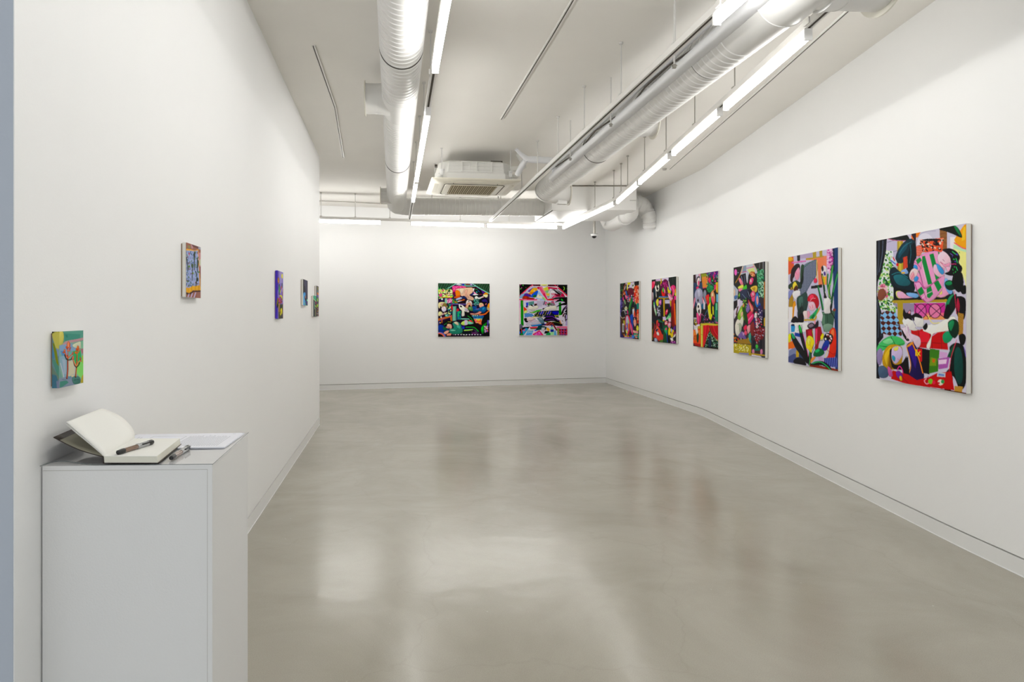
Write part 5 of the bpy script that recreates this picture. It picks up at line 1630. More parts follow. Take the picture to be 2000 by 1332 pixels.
T4 = '''
P 2a2024 100 150 460 90 460 860 100 870
P c8c0d4 140 150 210 140 215 250 145 260
P 3a1c1c 105 165 140 160 145 400 105 500
L e8e0e8 10 190 150 160 170
C f0a0b8 180 150 205 140 200 180 185 180
P 38506a 110 270 235 260 240 560 200 600 110 600
L 1c2c40 6 115 300 120 600
L 5a1a14 6 105 268 230 262
# yellow pink quilt
P 9aa034 215 150 290 140 300 220 230 240
P e8904a 225 210 310 190 318 300 235 330
P f05a80 235 290 320 260 320 350 240 380
K 18 22 40 e87a5a d8a848 230 190 315 180 315 330 235 340
P 1a1418 235 350 300 340 300 380 240 390
# top right foliage and flowers
P 5a2a7a 320 120 455 100 455 200 330 200
D 31 90 8 8 7a3a9a,e04a9a,2a1a40,4ac07a,3a6a3a 290 120 455 105 455 300 300 300
C f04a70 315 230 330 195 350 210 345 260 325 270
C d83a6a 380 180 390 150 400 200 390 230
C 2a8a5a 290 340 330 290 380 310 400 370 360 400 310 400
D 32 90 7 6 1e5a3a,3ab06a,0f2a1c 290 270 420 260 430 400 300 400
L 6aa0c0 4 350 260 410 330
P f0c030 418 270 450 260 445 410 425 400
L e87a2a 6 430 290 440 350
P e03a7a 400 300 425 300 420 360 395 370
P 7ab8d8 425 430 452 430 450 540 425 540
# standing figure
C f0e0e0 155 230 175 190 195 210 195 290 180 320 158 300
C 1c1216 148 250 155 200 185 180 200 200 170 205 158 250 155 300
C f06a8a 170 260 188 240 192 280 175 320
C f04a7a 145 340 170 320 185 340 180 380 160 385
C a8a8c4 120 440 145 370 190 345 230 380 240 460 235 560 200 600 150 560 130 520
C c8c8dc 160 380 200 370 210 450 170 470
C f090a8 100 600 120 480 135 500 120 590 105 640
C f08aa0 225 470 245 490 260 560 262 610 245 590
L 5a5a80 3 160 400 175 540
# cat held
C f0ece8 150 600 165 550 200 560 215 620 210 700 190 740 160 690 145 640
C 1a1418 162 600 175 580 185 610 170 625
C 1a1418 172 660 190 640 192 690 178 700
C 1a1418 160 510 175 495 180 530 165 535
L f0c8d8 6 205 600 190 720
P 1f6a8a 215 570 250 560 250 630 220 640
# legs
C e86090 148 690 180 720 190 820 185 870 165 860 150 780
C d84a80 190 740 210 700 205 780 198 830
P e8e0ec 110 860 190 850 200 900 110 930
P e8e0ec 245 500 270 560 265 640 245 640
# seated figure right
C 8a90a0 240 440 262 370 285 390 290 480 300 540 270 560
C e83a4a 275 460 320 430 330 500 315 600 300 580 280 500
C f06a3a 290 480 315 460 300 540
C 4ac05a 325 480 345 470 350 560 330 560
P f0e840 305 600 340 540 360 620 370 740 350 800 320 760
L b0c030 5 330 600 345 760
C f0a070 345 430 370 380 400 370 418 420 415 560 390 600 355 520
C fad8b0 355 440 378 400 390 450 370 480
C f06a7a 358 480 385 460 400 540 385 580 362 540
C 0e0e12 385 380 412 390 422 450 415 560 430 620 425 740 380 800 350 800 372 700 380 600 405 540 405 450
C 1c1c24 345 560 365 560 370 690 350 700
P f6e850 370 600 385 600 388 720 372 700
# black trousers wedge
P 121218 225 800 275 640 300 620 335 810 310 800 285 720 245 815
L 6a90b0 5 240 800 290 660
L 8aa0b0 5 300 640 325 780
P 2a8a6a 405 560 440 540 440 820 400 830
P 7ad0a0 420 560 440 550 438 650 420 650
D 33 60 7 7 2a6a5a,1a1418,8a3a8a,e06a9a 210 700 440 740 440 840 210 840
L 4a3a70 8 345 820 400 800 430 750
# shelf
L c9b840 14 205 850 320 840 445 858
P d8c850 205 840 445 845 445 868 235 865
# curtain stage
P 14201c 235 868 445 865 440 1200 235 1185
D 34 170 4 8 3a8a4a,8ac0a8,1f4a3c,c0d8c8 290 950 440 1030 440 1170 270 1170
C 2a3c5a 310 1080 325 1040 345 1060 350 1160 315 1165
P d8303c 235 865 320 858 325 930 290 1030 265 1120 240 1175 232 1170
P c02030 322 865 445 868 445 1075 410 1030 370 990 340 930
L f04a5a 7 270 870 262 1010 242 1150
L 8a1020 6 300 870 285 980 258 1080
L f04a5a 7 380 870 400 950 440 1010
L 8a1020 6 350 870 370 940 430 1030
L f0a040 4 322 900 340 960 440 1080
# yellow post
P c9c04a 205 850 238 860 232 1175 205 1170
L e8e080 8 218 870 215 1160
L 8a8a2a 5 205 990 235 1000
# left bottom orange box
P e8602a 97 930 205 910 205 1150 97 1110
P f08a4a 105 940 195 930 195 1000 105 1010
D 35 20 6 9 a02a1c,c0802a 105 1000 140 1000 140 1080 105 1080
C 1a4a2a 145 1000 165 970 178 1010 170 1100 152 1100
C f0e8e4 125 900 150 890 170 950 160 980 145 1000 132 950
P b02a2a 97 1110 205 1130 205 1165 130 1155
P 4a2414 235 1175 445 1190 445 1205 205 1185 100 1160 97 1140
P c8a838 160 880 200 870 200 910 165 915
C 8a7a20 120 830 145 800 150 860 125 870
P d8c8e0 110 760 150 760 150 830 115 830
D 36 20 6 8 c8b040,3a2010,8aa040 112 770 150 770 150 860 112 860
'''
painting('canvas third from the left on the right wall, with red stage curtain below', 'bright figure canvases on the right wall', T4,
         [(105, 158), (455, 100), (447, 1203), (97, 1160)], 7.2, (1340, 515), (R_bend1 - (R_bend1 - B_corner).normalized() * 0.45, R_bend1 + (R_bend2 - R_bend1).normalized() * 0.45), 1407.6, 110, 150, '3a3040')

T5 = '''
P 1e2624 112 135 545 90 545 470 112 500
P e0d0ea 190 135 410 112 410 170 190 170
L c04a8a 7 200 160 260 160
P 3a4a34 190 170 270 170 270 280 190 280
P 26302c 410 105 535 95 530 240 470 260 420 220
L 44524c 6 480 105 485 220
L c9a63a 20 282 130 285 180 275 230
C f04a6a 118 200 150 170 180 180 165 260 135 300 120 340
C f8809a 150 180 175 175 165 220
# cat upper left
C f2eee0 170 280 190 240 210 260 240 230 250 300 235 350 200 350 205 440 190 440 185 340
C 18141a 210 210 225 200 215 260 240 300 225 320 245 340 235 345 200 300
C 1e3c50 160 280 180 300 190 400 165 420 155 350
# plum hair and plant
C 6a1850 270 240 300 190 340 140 390 160 410 240 385 300 400 400 360 440 330 380 290 330 262 300
D 41 60 12 9 a02a70,d04a90,3a0a2a,8a1c5a 275 200 385 160 395 380 345 420 290 320
C f03a2a 285 340 305 320 320 380 350 340 350 420 310 440 290 400
C 5ad04a 300 320 320 280 330 330 312 370
C f890a0 330 330 350 310 355 370 335 380
C a090e0 400 160 420 180 440 280 460 330 440 380 415 300
L e8d840 8 412 180 425 250 445 300
C f0e040 390 290 410 275 415 320 450 340 440 390 400 380
C e8e0f8 430 300 445 290 450 330
# pink hair right
C f04a80 440 290 470 250 510 250 530 290 510 380 490 440 465 440 470 360
L fba0c0 7 470 270 500 350 490 420
L a01a50 5 505 270 515 340
C f6b8cc 395 400 430 385 475 440 480 500 450 520 415 480
C e87aa0 400 395 430 390 470 440 460 460
C f0a040 515 330 530 310 540 420 520 430
P d8e060 515 380 540 380 535 420 512 420
P e84a90 500 440 540 430 540 500 505 500
# shelf and post
L c9a63a 16 240 462 330 468 400 466
P 2a5aa0 240 430 400 440 400 458 240 452
S 18 .3 0 8ac0f0 240 430 400 440 400 458 240 452
P c9a63a 316 470 345 470 345 780 320 780
P a8882a 334 470 345 470 345 780 336 780
P d8d0e8 345 500 430 500 430 560 350 560
L 9a90b8 4 350 525 430 525
P c9a63a 428 520 455 500 450 610 430 615
P 201c20 160 465 240 465 180 500 160 500
# left side
C f0e8f0 120 380 145 370 145 480 125 500
C 7a1420 112 360 130 360 130 560 112 560
# masked figure mid left
C 2c2a70 150 560 165 500 210 480 220 560 200 620 165 600
C e8e060 190 520 215 475 240 500 235 590 215 610 195 570
C c86ac0 240 520 280 490 290 560 260 590 240 560
C f8b0d0 250 530 270 515 272 560
C 1c1c30 290 500 308 490 305 600 285 580
C 6ac86a 145 560 165 530 185 640 205 720 190 780 165 700
C d0e8d0 150 600 170 590 195 740 180 780
L e05aa0 6 160 640 200 660
C 3a1c18 120 620 140 620 180 740 190 790 140 770 120 700
C 181420 210 620 250 590 310 600 320 740 300 840 250 860 215 780
D 42 80 5 9 b0b0c8,e8e8f0,2a2a40 210 610 260 600 265 770 215 770
# dark figure right of post
C 181218 345 580 390 560 430 600 450 640 440 710 390 740 350 780 345 700
C f04a70 350 720 365 670 395 660 390 720 360 760
C f8a0b8 365 700 385 670 388 700
C 5a2a80 410 560 430 570 440 620 420 620
# right red post
P 7a2018 455 520 500 480 530 950 490 980 455 930 450 700
P c83a2a 490 500 515 500 515 560 500 920 495 900
P f07a30 500 560 520 560 533 920 515 920
P b03048 460 500 490 470 490 620 465 700
# green scarf
C 8ae0a0 350 830 390 780 440 710 450 800 400 830
C 4ac07a 410 760 440 715 445 780
P d8c8e8 305 790 355 785 365 850 310 850
P e8d840 305 840 335 840 335 860 308 860
P f0c8d8 400 820 445 800 445 870 410 870
C e8303a 340 870 380 860 395 930 350 940
D 43 12 8 8 ffffff,f8c0c0 345 880 385 870 385 920 350 930
C f890b0 385 930 420 870 445 900 440 960 410 980
C fbd8e4 395 940 420 890 435 930
L b02a2a 7 390 870 430 885
# bottom left coral figure
C 1a6a5a 205 850 240 830 300 880 320 960 300 1030 240 950
C 0e1418 215 880 260 860 300 900 300 1000 250 960
L 2aa060 7 210 870 250 870 320 880
C f04a7a 228 900 240 890 248 940 232 945
C e85a4a 165 1020 195 950 195 860 230 850 215 930 250 980 300 1090 320 1070 310 1180 260 1190 230 1210 190 1150 150 1130
C f88a78 190 1010 220 960 230 1040 200 1060
C f8f0ec 195 1060 230 1050 245 1100 215 1110
C 1a3060 180 1020 215 990 225 1010 195 1045
C d84a4a 145 1150 150 1080 180 1060 190 1130
L 2a5a4a 9 110 870 150 890 190 960 180 1000
C e84a5a 145 1030 160 960 165 900 180 960
P 4a2a14 112 870 150 900 145 1180 112 1205
L c9982a 6 130 1000 125 1190
P 2a1c20 140 1140 230 1190 230 1220 140 1210
C b0b8d0 160 1160 200 1160 215 1215 165 1215
P 5a7a3a 250 1190 310 1180 310 1220 255 1225
# bottom mid green plant
C 1c5a3a 320 960 370 930 395 970 390 1220 320 1220
C 3ab070 330 1000 370 960 385 1000 380 1100 345 1060
C f05a8a 345 1000 370 970 378 1000 360 1020
L 1a4ac0 8 370 1050 385 1220
C 101014 390 1000 400 1120 430 1180 430 1240 390 1220
# yellow flower
C f0d030 400 1010 420 970 450 1000 490 1010 500 1060 480 1130 450 1140 430 1100 400 1100
C b0b8e8 440 1000 455 985 470 1020 450 1060
C 3a1a10 430 1050 445 1040 450 1080
C 6a3a8a 480 980 520 940 525 1010 495 1020
C 8a2a5a 480 1060 530 1040 530 1110 500 1120
C f6eee8 430 1150 470 1140 520 1070 520 1120 480 1150 490 1210 450 1200
C 6a2a6a 430 1220 470 1195 520 1210 530 1250 440 1245
D 44 20 7 7 b05ab0,3a1440,e8a0d0 435 1205 525 1205 525 1245 440 1240
'''
painting('canvas second from the left on the right wall, plum hair and mustard post', 'bright figure canvases on the right wall', T5,
         [(118, 140), (543, 95), (535, 1255), (112, 1215)], 8.875, (1260, 530), WA, 1324.8, 110, 130, '2a2630')

T6 = '''
P 1a1a18 110 130 495 95 495 500 110 520
D 51 50 6 7 3ac04a,7a8a40,2a3a2a 115 140 200 130 170 400 115 430
L f0703a 8 235 135 200 220 165 400
L f0f0f4 12 245 150 215 230 190 360
L f0703a 8 350 120 380 130 420 220
P e8dcf0 225 140 400 120 400 240 230 250
P f4e84a 265 120 325 115 325 165 300 175 265 160
P f0e84a 258 165 278 165 270 300 252 310
P 3a4a3a 225 160 250 155 250 250 225 260
C 3a2a2a 275 180 300 170 300 210 280 220
C f4f4e8 350 190 370 145 400 160 410 200 380 260 355 240
C 1c1c1c 360 190 378 165 388 185 370 210
# maroon block
C 6a1430 265 290 280 240 330 230 385 260 385 340 360 400 300 400 270 340
D 52 40 8 6 8a2a4a,4a0a20 270 250 380 250 370 380 290 390
C 5a1440 195 290 220 250 260 270 262 340 230 380 195 340
C f07a3a 190 330 210 300 235 310 225 360 200 370
C 4a7ac8 220 310 245 290 262 360 250 390
C f06aa0 215 380 240 370 262 420 250 460 225 440
C f8b0c8 225 390 240 380 245 430
C f04a8a 165 430 185 400 200 470 240 540 200 540 175 490
C 8ab080 190 460 220 480 235 550 215 560 195 520
C 5a5060 160 510 190 490 210 560 190 620 160 600
C e87a4a 290 460 320 430 330 480 300 500
D 53 60 9 7 f06a3a,4a90e0,3ab070,e0408a,e8e0f0 260 370 400 370 400 500 250 520
# plants
C 1e7a4a 290 640 310 520 345 430 370 450 360 560 320 690 300 780 285 740
C 7ad06a 288 640 305 560 330 480 335 510 305 620
C 10182a 325 640 365 520 385 600 350 700 310 780
C 2a9a6a 400 420 415 410 420 520 405 560
C e84a8a 380 480 395 440 400 520
# orange flower bush
C e8452a 390 330 410 260 450 230 480 300 490 450 480 520 440 570 420 480 390 400
D 54 170 12 10 f07040,f8a080,d02a1c,e85030,ffd0b8 405 190 480 190 492 520 440 570 395 420
C f06a3a 415 220 440 185 470 210 460 250 420 250
C e8452a 440 680 470 650 485 760 480 900 455 940 445 800
D 55 60 9 9 f07040,d02a1c,f8a080 435 660 490 660 485 930 450 930
C 1f8a7a 440 560 480 540 485 650 450 660
C 162a4a 400 620 440 570 450 680 430 740 405 700
# purple strip left
P 3a2a70 112 430 165 420 160 640 130 800 140 1100 185 1230 112 1220
D 56 60 8 10 7a6ac0,1c1440,a8a0d8 115 430 160 430 150 800 120 900
P 5a3c18 125 800 215 820 215 1150 150 1170 125 1000
L f0e0d0 8 130 800 160 830 210 815
C 141214 135 720 165 640 200 690 215 780 180 810 140 790
L e8e0e8 9 165 690 200 680 225 770
C d8e0c8 205 630 240 590 262 640 250 700 215 680
P 2a3440 215 690 270 680 275 760 220 770
L e8e8f0 5 220 740 265 735
C f04a8a 255 680 275 690 280 760 265 740
L c9a63a 10 200 630 270 635
L c9a63a 8 360 635 395 630
P e8e8f0 360 660 400 640 400 790 370 780
C e8603a 385 740 405 670 425 770 410 810 385 790
# lower: balloon shape
C f04a6a 215 900 225 800 262 770 300 800 330 920 310 1080 270 1170 225 1100
C c8c0dc 228 880 240 800 270 790 290 860 300 960 290 1060 260 1110 230 1040
C f07a4a 275 940 295 910 305 1000 290 1070 275 1030
C b0e08a 275 880 290 870 298 930 282 940
C 8a7ad0 228 960 262 930 270 1020 235 1060
C f0c040 232 990 245 975 250 1010 238 1020
C e8f07a 225 1070 250 1080 270 1130 240 1140
P b8b04a 175 880 215 880 215 970 180 960
P e8d8e8 160 940 195 945 190 1115 160 1110
P 5a7a6a 170 970 188 970 186 1080 170 1080
# pink legs + blue
C 1f5ab8 310 810 345 750 375 790 380 1050 355 1060 330 900
C f0508a 300 880 330 920 360 1000 375 1080 370 1170 335 1110 310 1000
C f8a0b0 310 900 330 960 350 1100 330 1100
C f8a8a0 370 1070 420 1080 470 1090 465 1140 400 1130 370 1110
C f6c8b8 430 1080 465 1080 455 1110
# face lower right
C 3a1020 375 850 395 800 440 810 450 900 430 960 445 1060 400 1060 385 1000
C f8a088 380 890 400 850 430 870 440 950 410 1000 385 960
C fac8c0 390 940 410 920 425 980 405 1000
L e02a5a 5 395 990 415 990
D 57 14 8 8 f0e0e8,e84a6a,2a1018 385 770 445 790 440 840 385 840
C e8e830 435 1060 440 990 470 980 485 1040 465 1090
D 58 20 7 7 f8f880,c8c020 440 990 480 990 480 1070 445 1070
# bottom
C 2a9a7a 380 1150 430 1130 490 1160 490 1240 440 1230
D 59 60 12 9 e84a5a,f0a040,4a7ac8,3ab070,f0e0a0,8a3a8a 190 1150 460 1150 450 1230 200 1225
P 9a80d8 190 1210 370 1215 370 1235 190 1230
P 101418 370 1220 470 1225 490 1250 370 1245
P 4a8ae0 345 1170 400 1170 400 1225 345 1220
'''
painting('leftmost canvas on the right wall, orange flowers, nearest the far corner', 'bright figure canvases on the right wall', T6,
         [(115, 135), (493, 98), (490, 1255), (112, 1222)], 10.25, (1200, 540), WA, 1251.4, 90, 115, '2a2630')

T7 = '''
P 2a1038 118 86 1240 86 1240 1250 118 1250
P 120f14 118 86 520 86 300 220 118 330
P 120f14 860 90 1240 96 1240 330 1000 200
S 34 .16 -18 6fc088 118 86 520 86 300 220 118 260
S 34 .14 -18 7ac88a 870 90 1240 96 1240 320 1000 200
P 3a2a4c 300 225 500 100 880 100 1240 330 1240 560 118 560
P 2c1a4a 560 160 1000 170 1000 230 560 230
# top window bits
P 6a7088 500 95 850 98 850 140 500 140
C e8e8f0 510 120 540 95 600 105 620 130 540 132
P 1f3ac0 640 112 690 112 690 140 640 140
E 6ad060 700 124 12 12
P 7a5a40 720 105 810 108 810 135 720 135
P b0a8d8 815 105 850 108 860 140 815 138
# mint beams
L 8ad8c0 16 300 225 505 105
L 8ad8c0 14 560 148 760 155 940 158
L 8ad8c0 16 860 105 1030 210 1235 322
P 6a2a6a 945 180 1100 260 1200 330 1100 310 960 230
P 5a2a90 1040 240 1110 280 1120 320 1060 300
P 4a1a1a 690 170 950 175 950 200 690 195
# left plants
P 2a1448 118 240 430 220 430 500 118 500
D 61 330 20 16 2f9a5a,1f6a44,5ac070,b8d84a,0f3a2a,e8f0a0 125 215 400 225 460 330 400 400 200 400 125 420
D 62 60 14 12 d8e868,eef8c0,e04a8a 150 240 420 250 430 380 160 390
C e0608a 130 350 200 310 210 370 170 390
C 5ac070 430 330 470 300 460 370 430 380
L e8a82a 14 190 402 300 398 420 398
P 8ad0b0 265 420 315 420 315 530 265 520
C e05aa0 330 430 410 420 430 490 380 520 320 500
D 63 40 10 8 f0a0d0,b03a80,f4d8e8 300 430 420 430 420 520 300 520
C e8f0f0 185 420 225 420 225 455 190 455
D 64 40 16 12 3aa05a,8ad060,1a5a3a 420 430 520 450 540 540 440 540
# pink cushion + figure
C f0508a 425 165 460 150 680 155 720 200 560 260 500 350 440 290
D 65 80 10 6 f890b8,c02a60 430 165 680 165 560 230 460 290
P 6a1a4a 430 280 520 280 470 390 440 360
C f6c8a8 500 225 600 200 760 185 850 185 885 230 860 300 800 350 880 400 890 450 840 465 760 440 690 370 620 370 560 280
C f8dcc0 580 215 680 210 670 290 620 330
C eab09a 700 250 760 230 740 330 790 400 740 400 700 340
L c88a90 5 690 220 660 300 700 380
L c88a90 4 760 320 850 430
C f0802a 490 260 540 240 590 280 600 350 560 390 480 410 470 470 540 500 560 460 640 450 680 430 690 470 560 505 480 510 465 400 500 370 490 300
C f06a10 500 380 600 360 590 395 500 420
C b8c8e8 505 430 600 395 650 410 600 440 520 460
C e8ecf4 540 480 660 470 680 490 560 505
C 2a3868 590 375 700 380 740 420 680 430 620 400
P 2a0f1c 540 500 760 440 880 470 900 530 540 535
# upper head right
C 120f14 890 250 920 205 990 210 1050 250 1075 320 1020 340 960 320 910 300
L 3ab060 8 920 220 970 230
L 3a8ae8 8 980 250 1010 280
C 4ac8b0 940 270 970 285 950 300
C f8a8c8 890 270 920 290 960 320 900 345 880 320
C f2ecf0 870 215 905 200 890 270 870 260
C e8f0f8 880 330 980 330 960 350 880 350
L e04a6a 5 1010 330 1060 330
P 2c3a78 820 340 880 290 900 310 860 350
# black-white cat upper
C 18141a 860 370 930 350 1060 340 1090 350 1050 380 1000 380 900 400
C f0eee8 920 380 960 370 1000 400 1090 370 1110 380 1040 430 940 440 910 410
D 66 50 10 8 2a6a5a,58b090,7a8a90 900 430 1000 420 1000 560 900 560
P 2a6a5c 890 440 1010 430 1000 560 900 580
D 67 80 7 7 5ac0a0,1a3a3a,8aa8b0 890 440 1010 430 1000 560 900 580
# lamp
C f0a020 1095 330 1150 290 1195 310 1190 340 1100 345
C fff8c0 1085 345 1190 340 1185 390 1140 400
C f8c8c8 1060 380 1110 370 1090 410
# white knee / legs
C e8dcd8 720 510 750 455 800 460 850 500 850 580 800 520 760 520 730 590
C e8a080 705 620 740 540 790 505 830 540 860 620 830 600 790 560 760 640
C f8c8a8 730 600 770 530 790 540 750 620
C 18121a 760 480 800 465 790 490
# shelf lines
P 5a3a8a 390 530 720 535 720 560 390 550
L 9a90c8 7 400 540 560 545 720 540
L a0a8d0 6 850 540 1000 545
# main boy
C 12101e 1000 480 1040 420 1120 400 1190 430 1220 490 1190 540 1120 570 1080 520 1030 510
C 3a2c78 1060 470 1130 430 1180 460 1190 530 1150 500 1100 500
C f8b8a0 1000 540 1040 510 1090 530 1110 580 1070 600 1030 620 1005 590
C e8f0a0 1020 540 1050 515 1070 545 1040 560
C f08a90 1130 560 1160 520 1165 550
C 1f6aa0 1040 610 1100 590 1160 620 1160 680 1100 730 1040 720 900 720 860 670 940 640 990 630
C 3a90c8 1080 620 1130 610 1120 660 1070 680
C 12486a 870 680 980 690 1040 700 930 720
L e05aa0 6 940 650 1000 650
C 5a8a5a 760 620 830 590 865 620 870 690 820 690 780 660
C 8ab88a 780 630 820 610 830 650
P 2a5a9a 860 590 960 590 950 640 870 650
C f2a090 820 740 940 740 1010 700 1060 720 980 770 830 770
C f8c0b0 820 745 900 748 990 720 930 755
C f0a030 1190 560 1230 520 1235 640 1180 650
P b8b088 1170 600 1230 640 1225 680 1180 670
# hammock
L e8803a 22 1010 775 1120 760 1180 720 1225 680
L e04a3a 8 1020 790 1130 770 1200 730
P 2a6aa0 840 790 1100 790 1120 850 900 860
S 40 .5 0 c8e8b0 850 780 1000 780 1000 805 850 805
D 68 50 7 5 1a4a80,6ab0d8 860 810 1110 800 1110 850 900 850
L 8ad8c0 20 620 862 800 865 1090 865
# white cat center
C f0eee0 565 540 600 560 640 560 700 610 750 640 785 690 780 720 720 720 690 700 690 790 640 810 625 780 630 690 590 650 570 610
C c8b8d0 690 640 740 650 770 690 720 700
C 18141a 590 580 620 575 640 610 600 610
L fffff0 6 575 545 610 570
C 18141a 620 820 680 800 760 800 790 830 640 835
# blonde left girl
C e8dca8 130 520 200 495 280 515 320 580 310 620 250 590 190 610 150 640 125 600
C 8a7848 200 560 260 520 310 560 300 610 240 600
C f2c0c0 180 560 200 520 230 540 210 570
C e8e4f4 190 630 240 590 290 610 300 670 260 710 215 700
C 2a1820 165 600 190 600 200 690 240 720 290 700 310 740 240 740 170 700
L e8803a 8 228 600 232 640
L e8803a 8 282 600 284 640
C f2eab0 130 720 180 700 230 760 160 800 125 790
C f0a8c0 200 770 260 720 280 710 230 780
C e0dca8 240 750 300 720 320 730 280 770
# brown table
P c8703a 150 850 420 780 425 910 390 910 380 830 220 880 210 950 190 950 190 890 118 910 118 860
C 8ad8c8 270 780 330 760 370 790 330 815 280 810
E 1a1a20 335 785 16 14
C e05a8a 360 800 400 790 400 810 370 815
L 6a5ac0 8 250 830 230 870 170 890 150 950
C e8e8f0 170 830 190 800 200 850
# green column + bottle
P 6aa898 430 590 510 590 510 900 430 910
P 8ac8b4 450 600 480 600 480 900 450 900
L 1a3a30 4 400 560 395 760
D 69 40 12 10 3aa05a,1a5a3a,e8f0a0,2a8ab0 320 540 400 540 400 760 330 760
C d83a4a 400 590 430 560 440 680 405 660
C d83a4a 520 650 560 640 570 690 520 710
P 2f6a8a 530 700 610 690 615 880 530 890
D 70 60 6 8 2ad04a,4a90b0,1a4a6a 535 710 610 700 610 880 535 880
C 1adc5a 545 740 560 730 560 800 545 830
P 1f1030 510 880 620 880 620 920 530 930
# lower left sleeper
C 141816 240 960 270 910 340 890 430 920 430 960 380 970 330 970 300 1030
L 3ab060 7 250 990 310 950
L e0e060 6 330 925 400 930
C f8b8a0 310 1010 330 970 400 980 420 1040 400 1080 350 1060
C f0e0a0 320 1010 340 980 350 1020
C e09a8a 280 1040 330 1020 380 1060 330 1070
C 3a8a78 430 960 480 920 560 930 620 1000 650 1090 650 1140 600 1180 500 1190 400 1180 360 1130 370 1080 450 1060 440 1000
C e0d8b8 460 940 520 920 560 960 560 1010 500 980
C 5ab8a0 520 1000 590 1010 600 1080 540 1060
C 7ac8b0 370 1100 450 1090 520 1120 420 1130
L 1f5a50 6 380 1160 480 1130 560 1060
C 1c4a9c 125 1010 180 985 240 1010 290 1060 350 1080 330 1110 250 1130 230 1150 170 1130 125 1110
C 1a6a4a 230 1030 300 1060 330 1090 260 1110 225 1080
C f6b8a0 240 1160 290 1120 350 1110 350 1150 300 1190 260 1190
C f0a08a 310 1190 360 1170 410 1180 380 1240 310 1240
# balloon chair
E 6a78d0 150 1260 140 120
E e87a6a 145 1275 125 115
E 2a1014 140 1290 105 105
L 5a4ab8 6 150 930 135 960 170 1000
E f0e040 165 945 12 14
# middle right lower
C c8e87a 610 960 660 910 760 900 790 960 700 1000 630 990
P d8c8e8 690 890 750 890 755 990 690 1000
C 8ad8b8 760 940 800 910 880 940 870 970 780 980
C e85a5a 770 890 850 890 880 940 830 930
P b83a3a 900 880 1060 870 1060 990 920 960
D 71 70 15 12 f0e040,e84a6a,f8a0a0,f0803a 905 870 1060 870 1050 980 920 950
P 3a2a8a 620 1010 690 1010 690 1080 620 1060
P 2c5ad8 640 1040 690 1040 680 1080 640 1070
L b8e060 22 690 1110 780 1105 860 1092
P 3ac080 690 1095 860 1080 860 1092 690 1105
P 6a3a6a 840 1160 960 1140 1000 1190 850 1190
P 4a4a5a 870 1070 960 1120 1000 1190 940 1170
L 8ab860 6 620 1180 760 1240
L 8a9040 4 850 1130 790 1240
S 60 .5 0 e8e8f4 440 1195 1050 1195 1050 1212 440 1212
P 2a1020 300 1225 1240 1225 1240 1250 300 1250
P 15222e 650 1120 840 1140 840 1190 650 1190
# big dark leaves
C 14120f 700 715 750 715 820 760 880 850 930 960 900 960 830 890 740 820
L 2ac04a 10 760 800 830 850 880 930
C 14120f 1055 940 1080 850 1140 780 1225 715 1225 880 1160 980 1080 1010
C 14120f 690 1020 760 985 870 980 930 960 980 960 1030 1080 1040 1200 990 1120 900 1060 780 1060
L 2ad04a 12 720 1040 800 1040 900 1050 990 1130
C 178a2a 1045 1060 1100 980 1180 940 1130 1060 1090 1190 1050 1140
C 2ae04a 1050 1070 1080 1010 1090 1060 1075 1150
C 120f14 1095 1190 1130 1140 1190 1160 1210 1250 1090 1250
P 120f14 1160 960 1240 960 1240 1250 1180 1250
C f0a04a 1130 1030 1180 1010 1190 1070 1140 1080
D 72 40 14 10 e84a4a,f0e0a0,7a6ae0,c8b0e8 1120 1020 1200 1020 1190 1150 1120 1150
P b0d8c8 1205 900 1235 890 1235 960 1205 960
C 6a5ab8 1180 900 1210 890 1210 1000 1180 1000
P 120f14 940 950 1000 960 1040 1090 1000 1070
'''
painting('left square painting on the back wall, rainy night above a green framed bunk room', 'square paintings on the back wall', T7,
         [(120, 90), (1235, 100), (1235, 1243), (120, 1250)], 11.1, (845, 545), WK, 955, 190, 190, '2a1038', tdef=0.03)

